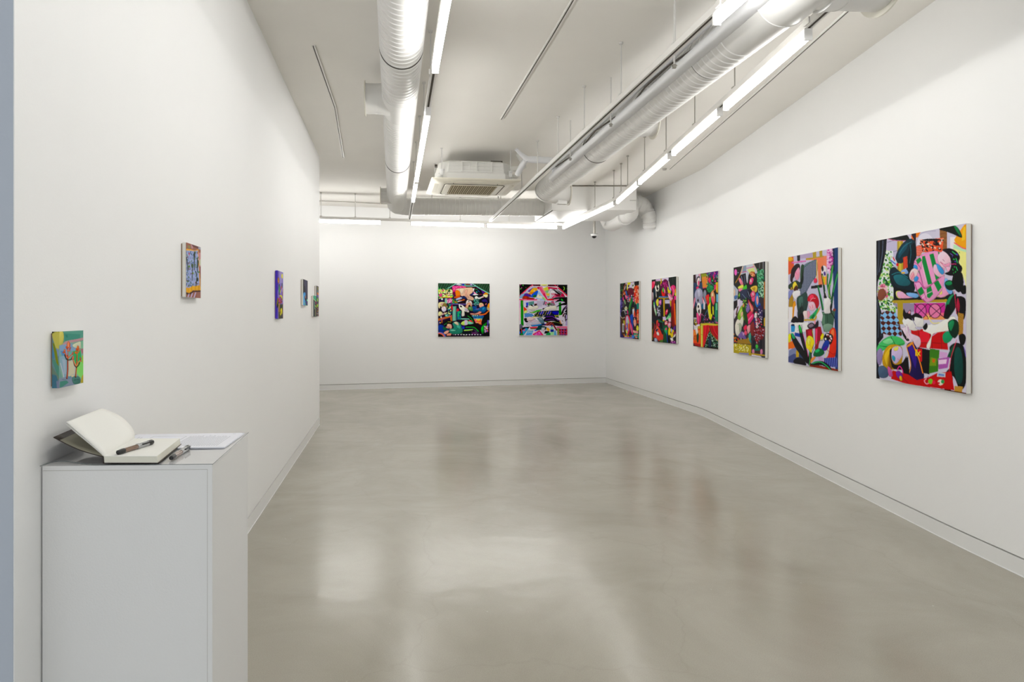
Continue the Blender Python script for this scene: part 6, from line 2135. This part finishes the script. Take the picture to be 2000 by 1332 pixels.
T8 = '''
P e4dcec 103 110 1148 110 1148 1225 103 1225
P 0f0f0f 103 113 400 118 110 375
P 0f0f0f 830 118 1148 122 1148 380
E f06ab0 128 128 10 8
E 6ad05a 186 140 11 9
E f06ab0 154 195 10 8
E 6ad05a 134 216 12 9
E 6ad05a 248 190 7 6
E f08ac0 931 146 10 8
E a0e860 1056 206 30 40
E 0f0f0f 1042 206 30 38
E 3a3ad0 1110 300 6 6
E 3ac05a 1096 305 8 8
E 6ad05a 1136 210 6 8
L f04a6a 22 405 122 260 235 112 375
L f04a6a 22 850 122 990 225 1145 375
P 2a1a1a 400 118 560 118 560 160 400 155
P 3a1420 720 118 850 120 900 165 720 160
S 30 .3 0 a04a5a 400 118 560 118 560 160 400 155
S 30 .3 0 a04a5a 720 118 850 120 900 165 720 160
C f0f070 560 118 715 118 690 140 640 145 590 138
C c8c4d8 545 165 570 140 640 145 700 142 720 165 640 180
P f4f0f8 340 165 920 165 960 190 340 190
# fabrics left
C c8c4e0 200 330 330 180 500 185 440 260 300 290
C 5a3a9a 190 340 260 310 340 330 350 390 250 380 180 390
C 7a4ab8 290 260 400 190 380 240 330 280
C f8b820 330 290 400 200 480 195 495 230 440 290
C f0c8a0 410 260 440 240 430 275
C f08a3a 290 320 350 290 430 300 400 330 330 335
C 2c6ae0 350 380 400 310 500 250 500 360 450 400 380 400
C 1f7a2a 395 375 430 345 475 360 460 395 420 400
C a83a1c 165 430 200 375 260 370 330 400 440 420 380 450 280 440
C d8502a 200 400 240 385 290 410 240 420
C 8ab0d8 112 380 150 330 220 320 170 400 120 420
# fan of cloth
P a8cdf0 470 400 520 250 620 380 700 470 690 495 600 470 540 440 460 440
P f2eede 475 400 500 330 600 380 600 430 520 420
E f0c040 545 362 14 10
P f06a8a 510 185 560 165 640 280 720 440 700 460 600 330
P f890a8 560 165 600 165 700 310 720 400 660 320
P d83048 480 180 540 165 520 240
P e8406a 610 330 650 300 710 430 700 450
P a8d878 590 410 650 390 690 480 660 470
P c8e8a0 620 400 650 390 680 450
P e8e060 610 210 710 165 740 240 650 260
P 8ad08a 655 260 740 235 730 300 690 310
P e8d860 680 310 770 310 750 370 700 360
P 9aa0a8 705 370 750 370 740 420 715 410
P f02a3a 710 160 760 200 750 270 735 220
P c8305a 730 170 920 190 930 230 760 210
C f02a3a 700 460 740 430 830 430 850 470 760 490 700 490
L 2c6ae0 8 560 460 640 490 700 492
# reclining figure top right
C ece6ee 760 300 800 240 880 260 910 300 860 320 820 350 790 410 760 400
C f890a8 790 310 850 310 900 320 860 350 800 340
C 1a0f14 810 230 860 225 940 260 1030 300 1040 330 960 340 890 290 850 250
C f04a7a 800 430 830 380 900 340 960 350 1060 370 1090 390 960 390 880 400
L f8b0c8 8 850 400 890 360 960 370
C 8a1440 860 330 960 330 1000 370 930 380
C f8c0d0 910 215 960 250 1000 270 950 260
L e8f0f8 6 880 240 960 290 1030 330
C d83060 1000 340 1050 310 1090 390 1030 380
# coral beam
L f0507a 26 112 448 300 455 480 450
L f05a8a 22 860 460 1000 452
# wall and posts
P dcd6ea 112 465 1148 465 1148 640 112 640
P 0f8a10 132 465 190 465 200 1010 140 1010
L 8ac04a 4 172 480 176 560
P e8b0e0 103 465 132 465 132 900 103 900
P c8c0d8 480 480 600 480 600 600 490 600
P 1a8a1c 955 510 1010 500 1015 780 960 790
# books
P 3a4ac0 248 515 300 505 300 570 255 600
P 2a1a5a 245 590 300 580 280 620 250 620
P 1a6a70 305 500 420 480 420 550 350 580 310 580
S 26 .4 0 8ac0b0 305 500 420 480 420 550 350 580 310 580
P 4a6ae0 262 520 290 515 290 560 270 570
# cats
C f0ecde 280 650 320 580 370 570 420 590 470 570 520 600 500 640 440 670 350 670 290 665
C 18141a 340 570 370 555 400 580 410 600 380 590
C b03040 430 560 440 530 460 540 485 530 480 570 450 580
C 18141a 425 555 470 545 490 560 470 575 430 580
L 18141a 6 330 670 380 685 440 680
C f0ecde 610 680 650 640 700 600 800 580 890 580 920 620 890 670 800 660 740 680 710 720 690 700 680 660 640 680
C 18141a 600 650 630 630 650 640 620 665
C 18141a 700 590 760 580 740 600
P b8b0c8 600 480 700 490 720 560 610 570
C f890a8 640 510 700 500 690 540 650 535
C 3a5a2a 710 530 770 510 760 570 720 575
C 8a8a90 760 540 800 520 860 530 870 570 780 575
C e87a9a 800 490 850 480 850 520 800 520
D 81 30 10 9 e04a8a,3a3a4a,6aa04a 610 480 860 480 860 570 620 570
# right dark palm
C 0f0a10 870 510 960 440 1060 400 1148 400 1148 520 1050 490 960 490
C 2ad04a 1000 430 1040 440 1055 480 1010 465
C 1a0a14 810 440 900 400 1050 395 1140 400 1080 420 900 440
C 0f0a10 900 610 960 560 1060 520 1148 500 1148 560 1040 570 960 590
C 0f0a10 1010 760 1040 660 1148 540 1148 620 1080 680 1040 770
C 0f0a10 1050 780 1080 720 1148 620 1148 740 1100 760
L b08ac8 8 1060 700 1148 570
L c8a0d8 6 1050 640 1130 560
C 5a1a20 1030 760 1060 720 1080 760 1050 830
L e8e0f0 12 1030 790 1060 740 1110 730
L e8e0f0 12 1060 840 1090 790 1120 780
C 0f0a10 1080 800 1148 740 1148 960 1100 920 1090 860
P b8a8d8 1110 900 1148 880 1148 1010 1100 1010
C b8a8d8 1110 790 1130 780 1130 860 1110 870
# bed covers
P f05a3a 200 600 270 650 260 690 200 720
C e8f08a 200 720 230 680 320 700 300 740 210 760
P f8c8d8 103 640 132 610 132 900 103 900
C e0e0f0 250 740 300 690 340 730 300 745
C 5ac04a 330 720 420 700 500 670 600 660 560 690 480 720 400 745
C 9ad070 340 710 420 720 380 745
P 2a6ac0 215 740 380 750 430 800 400 820 220 830
S 24 .4 60 8ac0e8 215 740 380 750 430 800 400 820 220 830
P 10203c 430 760 520 700 640 690 960 680 955 780 700 800 430 800
C 1020c8 520 740 600 700 640 700 620 760 540 770
C 0a18c0 690 740 740 700 790 690 770 760 700 765
C 0a18c0 810 710 940 700 950 760 860 770
S 46 .16 25 d8c840 430 760 520 700 790 690 780 790 500 800
P 1c2448 400 800 950 770 960 840 640 830 420 820
D 82 40 8 6 e8e050,c8c8e0,5a7a2a 400 800 650 790 640 830 420 830
D 83 26 8 6 e8e050,3a5a2a 860 790 960 780 960 830 880 830
P e8e4a8 380 815 470 820 460 840 400 845
# sleeper
C f2d8d8 260 850 300 820 350 820 430 850 420 880 350 910 290 910 265 880
C f8b8c8 310 905 380 890 430 860 450 880 380 910
C 2a140f 205 860 260 845 270 900 230 920
C 1a1014 230 900 300 915 280 940 240 935
L 4a2a2a 4 290 860 296 885
C d8d4e4 260 970 330 930 430 880 500 850 560 930 575 960 480 970 400 990 280 1010
C ececf4 440 870 500 850 540 930 480 900
L 8a88b0 4 340 930 400 960
L f08aa0 4 300 960 400 920 480 920
C 6a8498 490 850 560 830 610 850 650 960 590 970 540 920
C 8aa4b4 520 850 590 840 610 900 560 890
C 12091c 630 880 680 830 760 820 850 840 930 890 990 920 980 950 900 920 800 910 660 930
L 6a2aa0 16 690 820 820 815 880 850 970 900
L 7a3ab0 10 670 890 800 870 850 880
C f8a060 970 920 995 895 1000 920 985 935
C 18181c 650 920 740 930 900 920 1010 960 1050 1010 960 1020 800 990
L 8aa83a 6 660 920 760 930 900 935 1010 970
C f0905a 990 950 1010 940 1015 970 1000 970
D 84 26 7 9 f4f0f4,18141a,d0c0d0 1020 900 1070 920 1070 1010 1030 1010
P 1c2c50 350 1000 640 960 660 1000 560 1020 380 1030
P 4a90e0 370 1000 560 975 600 990 500 1010 370 1025
P 102090 640 970 760 960 820 1010 660 1010
# coral beam lower
L f04a6a 28 340 1050 480 1048
L f04a7a 24 920 1042 1148 1040
P 6a6a2a 340 1065 480 1060 480 1085 340 1085
P 8a8a4a 920 1060 980 1060 960 1215 925 1215
# bottom clutter
C 6a6a78 112 990 160 980 180 1060 130 1120 112 1100
P 18121a 112 1100 200 1040 340 1030 200 1215 112 1215
P 4aa8d8 170 1110 250 1060 300 1070 250 1140 190 1215
P e05aa0 190 1100 240 1080 230 1120 190 1130
L f0f0f8 8 330 1040 225 1215
L f0604a 14 155 1080 155 1160
C 2a9a3a 130 1215 140 1170 180 1180 185 1215
C 1a6ae8 112 1150 130 1130 130 1180 112 1180
P 6ab0e8 290 1100 420 1100 370 1215 240 1215
L f0e080 10 300 1130 400 1110
L e8e8f0 6 280 1160 380 1150
L 4a6ad0 8 270 1200 340 1180
P 12484a 470 1080 520 1010 640 1020 700 1040 680 1100 560 1100 450 1120
P 2a4ae0 430 1100 480 1095 470 1125 435 1125
P e02a4a 390 1195 540 1105 630 1215 560 1215 420 1215
P f05ac0 425 1190 540 1130 590 1205 440 1215
D 85 20 12 5 c02a90,f8a0e0 440 1150 580 1150 570 1205 450 1205
P c8ccd4 590 1050 660 1050 640 1130 575 1130
L e03a4a 6 655 1060 630 1135
P f8b020 680 1080 720 1045 770 1100 730 1135
P 18242a 660 1120 760 1130 740 1180 640 1180
P 1fa05a 670 1200 740 1150 800 1180 780 1215 680 1215
# brick blanket
P 7a1c1c 640 1010 700 950 760 920 830 950 900 1050 930 1110 900 1120 830 1010 750 1010
S 40 .1 50 c8a0a0 640 1010 700 950 760 920 830 950 900 1050 930 1110 850 1010
# bottle
C 2a5aa8 790 1000 810 990 825 1005 820 1030 795 1030
P 8ae0b0 785 1040 830 1040 845 1085 775 1085
P 1a3a9c 775 1090 850 1090 850 1145 775 1145
P a8e8a8 778 1145 850 1145 845 1215 780 1215
P 6ab0e0 860 1110 890 1110 910 1215 850 1215
# plaid
P 5a1a24 965 1070 1148 1065 1148 1222 965 1215
S 62 .35 0 e04a4a 965 1070 1148 1065 1148 1222 965 1215
S 56 .35 90 c84a60 965 1070 1148 1065 1148 1222 965 1215
S 62 .14 2 3a5ab0 965 1070 1148 1065 1148 1222 965 1215
S 56 .14 91 2c4a90 965 1070 1148 1065 1148 1222 965 1215
'''
painting('right square painting on the back wall, night sky with moon and coral roof beams', 'square paintings on the back wall', T8,
         [(103, 113), (1145, 122), (1143, 1220), (107, 1228)], 11.1, (1005, 545), WK, 1107, 190, 190, 'e4dcec', tdef=0.03)

# ------------------------------------------------------------------ small paintings on the left wall
S1 = '''
P 6aa090 240 100 700 100 700 300 240 330
P 5a9484 340 150 640 180 620 270 350 290
P 4c8878 360 180 400 180 410 230 380 230
C d8d078 240 115 320 120 335 230 320 330 300 355 240 360
L c49aa0 46 300 410 350 340 420 310 560 290 690 265
P 8aa8c8 250 370 400 350 500 350 560 420 500 600 400 640 330 600 270 520
P 6a94c0 270 470 340 480 350 600 300 590
C d8dcc0 490 370 560 330 650 305 675 350 680 430 620 440 520 420
P 8ac0a0 640 310 695 300 692 460 650 440
P 7ab0a8 400 480 520 480 540 700 420 680
P 48b070 500 480 640 470 660 640 580 760 500 660
P 8ad878 560 780 690 600 692 960 640 980 570 900
P a8c858 660 580 692 560 692 720 670 700
P b07a80 640 450 690 440 690 540 660 530
P c0c0b8 400 640 520 650 560 860 520 950 410 950
P d0ccb0 430 680 500 660 530 900 430 920
P d8d0a0 420 920 520 930 500 960 420 950
P 8fb0c0 250 580 330 560 400 660 390 960 330 960 270 760
P a8b8c8 300 620 360 640 370 900 330 900
L c8c8d8 14 270 700 310 860 330 960
P 7aa098 240 760 300 960 250 1000
P 8894a8 240 980 420 940 560 980 640 1080 240 1165
P 5a8a7c 260 1040 380 1020 420 1060 300 1140 250 1150
L 485c60 6 300 1000 370 1010
C 5a8078 480 980 540 950 610 960 640 1040 600 1090 510 1085
L 3c5c58 10 520 1020 600 1010
P b8a850 640 1040 660 960 680 920 692 940 692 1075 640 1080
P 7090a8 400 960 470 935 460 990 410 1000
# stems: left plant
L 5a2418 26 402 560 402 800 386 985
L c8603c 14 404 470 406 700 390 975
L 4a3c20 22 350 545 375 620 410 645
L 4a4420 22 410 645 460 640 490 590
L d87048 20 355 500 375 560 405 605
L d87048 18 415 610 450 570 490 540
C e87850 395 330 418 300 445 335 455 375 430 425 400 430 385 380
C f4a080 405 340 420 310 425 400 408 400
C d86848 365 400 385 395 410 440 390 450
C d86848 430 440 455 405 466 412 450 455
C e08070 385 460 420 450 455 465 440 488 400 484
C e08058 328 460 350 438 366 460 355 500 335 490
C d06848 308 495 330 485 360 500 340 518 315 512
C d07060 480 520 500 492 515 520 500 550 482 545
# right plant
L 5a2418 22 575 560 565 760 545 965
L d07048 14 580 490 570 700 552 950
L 4a3820 24 505 640 530 740 565 785
L 4a3820 20 565 780 600 750 622 700
L e09070 18 510 650 530 710 560 760
L e08858 16 570 750 600 690 640 655
C e07848 565 440 585 385 608 400 612 450 590 480 568 475
C d86848 550 450 570 440 590 480 565 490
C e88868 600 460 628 455 620 490 600 500
C e87840 530 500 555 495 575 520 550 540 535 525
L d06848 14 590 520 612 490
C d88070 478 610 500 570 520 580 520 620 500 648 480 640
C c86858 620 620 630 592 650 630 640 660
C d88070 630 660 655 660 660 682 635 684
'''
E1 = '''
P 141a30 0 0 100 0 60 12 0 14
C d2ca74 10 12 100 6 100 95 60 90 30 60 8 30
P 8ba0c0 60 90 100 95 100 130 80 130
P 8a9440 10 60 30 62 70 110 95 180 70 182 40 130
P 6a94b8 0 70 40 130 20 150 0 130
P 6a9a88 0 150 40 150 100 190 100 290 80 240 30 180
P 7a9080 30 200 100 240 100 300 0 300 0 180
P 5c7c90 0 225 60 230 100 280 100 300 0 300
P 8890a8 60 262 100 255 100 300 70 300
'''
painting('small green canvas with two orange plants, nearest canvas on the left wall, above the plinth', 'small canvases on the left wall', S1,
         [(245, 112), (693, 105), (690, 1078), (240, 1165)], 9.515, (90, 635), WL, 98.4, 90, 120, '8ab0a0', E1, '7a98a0')

S2 = '''
P 9a6a5c 205 110 465 200 465 1095 205 1070
P 8a8460 235 170 290 190 280 230 240 220
P b88a90 290 150 330 170 330 230 300 230
P 6a4a48 300 150 420 200 420 230 330 200
P a8a8b8 420 200 462 210 462 250 420 240
P c89090 420 300 462 300 462 640 430 640
P c8c8a8 430 430 462 410 462 520 440 520
P 7a3c38 440 540 462 540 462 760 445 740
P f0b030 212 232 300 245 360 265 420 240 425 420 445 700 452 950 330 945 262 995 212 975
P a8b4dc 212 262 300 268 350 280 412 262 418 420 430 600 440 860 330 880 260 905 212 900
K 16 46 0 b4c0e8 7c88b8 212 262 300 268 350 280 412 262 418 420 430 600 440 860 330 880 260 905 212 900
S 32 .3 0 a4b0d8 212 262 412 262 440 860 212 900
D 91 60 8 18 5a7a58,7a5a60,4a6a8a 215 270 412 280 432 860 215 890
L 3a4a3a 14 350 300 352 420 350 600
C 33453a 335 330 360 290 370 360 350 400
L 3a4a3a 16 214 380 235 500 240 600
C 6a8a3a 245 540 262 515 280 540 262 565
L 3a4a3a 12 300 520 318 560 312 780
C 4a6040 295 500 335 500 330 560 310 570
L 30453a 14 405 400 402 560 410 640
C 3a5040 400 440 425 440 420 540 405 560
L 33453a 16 370 620 395 720 375 900
C 2c3c30 390 740 418 740 418 790 395 790
C 8ab04a 320 650 335 640 345 655 330 668
C 6a9a6a 410 630 440 625 440 645 415 650
C c04a4a 255 310 272 300 270 340 258 345
P f2b436 212 915 262 905 330 868 345 885 452 870 458 945 345 950 330 942 262 992 212 975
S 60 .2 0 d89820 212 915 262 905 330 868 452 870 458 945 345 950 262 992 212 975
P 3a2420 212 985 262 1000 330 955 400 955 460 950 460 975 340 975 265 1030 212 1010
S 50 .4 18 c8b8d8 215 1020 390 980 390 1090 215 1070
P 9a7068 395 980 462 970 462 1090 395 1090
'''
painting('small portrait-format canvas with yellow bordered blue lattice on the left wall', 'small canvases on the left wall', S2,
         [(210, 118), (462, 205), (460, 1088), (210, 1065)], 8.88, (340, 460), WL, 353.5, 60, 110, '9a6a5c')

S3 = '''
P 8878c8 185 140 315 185 315 1195 185 1195
P a094d0 230 170 300 190 290 420 235 440
P 6a58b0 188 145 215 150 215 560 188 600
C f0e850 275 240 300 232 300 320 278 318
C b08030 186 360 208 300 230 340 225 430 200 430
C c88a60 195 380 220 370 218 415 200 420
L 3a5a3a 22 228 460 222 560 226 680
C 4a9070 215 520 240 480 250 580 230 640 212 620
C 6a9a5a 218 560 240 540 238 600
L 2a5a4a 16 290 440 286 520
C b06a70 258 520 275 490 290 540 270 600
C a8a8e8 278 560 298 540 298 610 280 610
L 8a3a30 14 305 560 300 700
C d8d050 245 600 258 580 258 640 246 640
C e8e048 212 740 240 690 285 700 300 780 290 810 270 780 265 730 230 720
C 9a5a90 208 790 235 730 265 740 275 850 250 880 215 880
D 95 50 12 12 b06a90,7a4a50,e05a6a,5a3a70 208 750 285 760 285 870 210 880
C 8a7a20 160 880 188 740 205 780 210 880 190 950 165 920
C 3a3a10 165 880 195 880 200 950 175 940
P 5a5a30 205 890 310 880 310 1190 210 1195
L c09040 18 228 880 225 1040
C 3a4a40 245 900 290 890 285 960 250 960
C e8e048 240 1060 258 980 285 970 290 1080 265 1130 245 1110
C a08a30 245 1060 262 1020 265 1090
P 48484c 270 1090 312 1080 312 1190 240 1190
P 7a4a2a 300 870 312 860 312 1190 300 1190
'''
E3 = '''
P 5848b8 0 0 100 0 100 300 0 300
L 7466cc 30 20 0 30 300
L 6a5ac0 8 70 0 66 150 75 300
C 8a7a28 50 210 80 180 100 170 100 235 85 230
C 3c3a14 70 225 100 200 100 236
'''
painting('small violet canvas with yellow vase on the left wall', 'small canvases on the left wall', S3,
         [(190, 145), (312, 190), (308, 1188), (190, 1193)], 11.1, (525, 515), WL, 536.5, 50, 100, '8878c8', E3, '5848b8')

S4 = '''
P 3c3a50 158 130 282 175 282 825 158 822
P 4a4860 190 170 260 190 260 560 190 420
P 201c28 158 140 185 150 190 440 165 540
C 1c1c28 195 340 215 330 225 480 220 560 200 470
P 2c2030 262 200 280 210 280 660 262 640
C 5a9ad8 160 540 195 480 225 500 235 600 225 690 230 820 162 820
C 7ab8e8 165 600 190 540 200 640 190 800 165 800
C 1c141c 200 600 215 560 225 640 222 690 205 670
C c89a90 215 590 230 570 228 640
C 7ae0b0 255 670 280 650 280 700 258 700
L 8ad050 12 200 750 222 800
P 3a8a70 225 800 280 805 280 825 225 825
P 4a4a80 232 700 262 700 262 805 235 800
'''
painting('small dark canvas with a blue figure on the left wall, beyond the violet one', 'small canvases on the left wall', S4,
         [(162, 135), (280, 178), (278, 820), (162, 818)], 13.32, (580, 535), WL, 587.5, 40, 70, '3c3a50')
S5 = '''
P 3a4048 424 560 512 570 512 1110 424 1110
P 58b890 428 565 498 570 500 730 470 690 428 640
P 3aa080 428 565 445 568 445 640 428 640
P c8e8a0 430 640 500 720 500 740 436 670
P 8a3060 470 700 500 730 495 800 470 770
L c8e040 16 470 820 505 865
P 283038 440 680 470 720 465 1100 440 1100
P 88c8b8 452 700 465 740 468 900 455 930
P 5a6858 470 860 505 900 500 1100 468 1100
L a8a070 8 478 900 480 1090
P 4a4a58 490 870 510 900 510 1100 492 1100
'''
painting('small canvas with mint green top, lower one of the last left wall pair', 'small canvases on the left wall', S5,
         [(428, 565), (508, 573), (508, 1108), (428, 1108)], 13.32, (580, 535), WL, 608.9, 30, 60, '3a4048')
S6 = '''
P 5a5060 500 300 568 320 568 1110 500 1108
P 3a2c3c 505 310 520 315 520 560 505 560
P 8a8a60 525 330 555 350 550 440 528 420
P 7a9898 525 430 550 440 552 490 528 490
P d88850 525 480 560 500 560 560 525 540
P 7a6aa8 520 540 560 560 560 610 525 600
C b0e860 525 660 545 620 550 690 535 720
C 48c060 530 620 552 640 540 660
P 24242c 545 640 562 660 560 760 545 760
C d0e840 515 800 545 780 555 820 540 860 520 850
L 38b838 12 540 800 545 850
P 4a3c34 505 860 565 860 565 1105 505 1105
P 8a7a8a 510 1000 560 1010 560 1050 512 1040
D 97 30 6 10 c04a4a,3a3a40,8ab050,7a7a90 510 860 560 860 560 1090 510 1090
'''
painting('small multicolour canvas farthest along the left wall, upper one of the last pair', 'small canvases on the left wall', S6,
         [(505, 305), (565, 325), (565, 1102), (505, 1100)], 13.32, (580, 535), WL, 614.2, 30, 80, '5a5060')
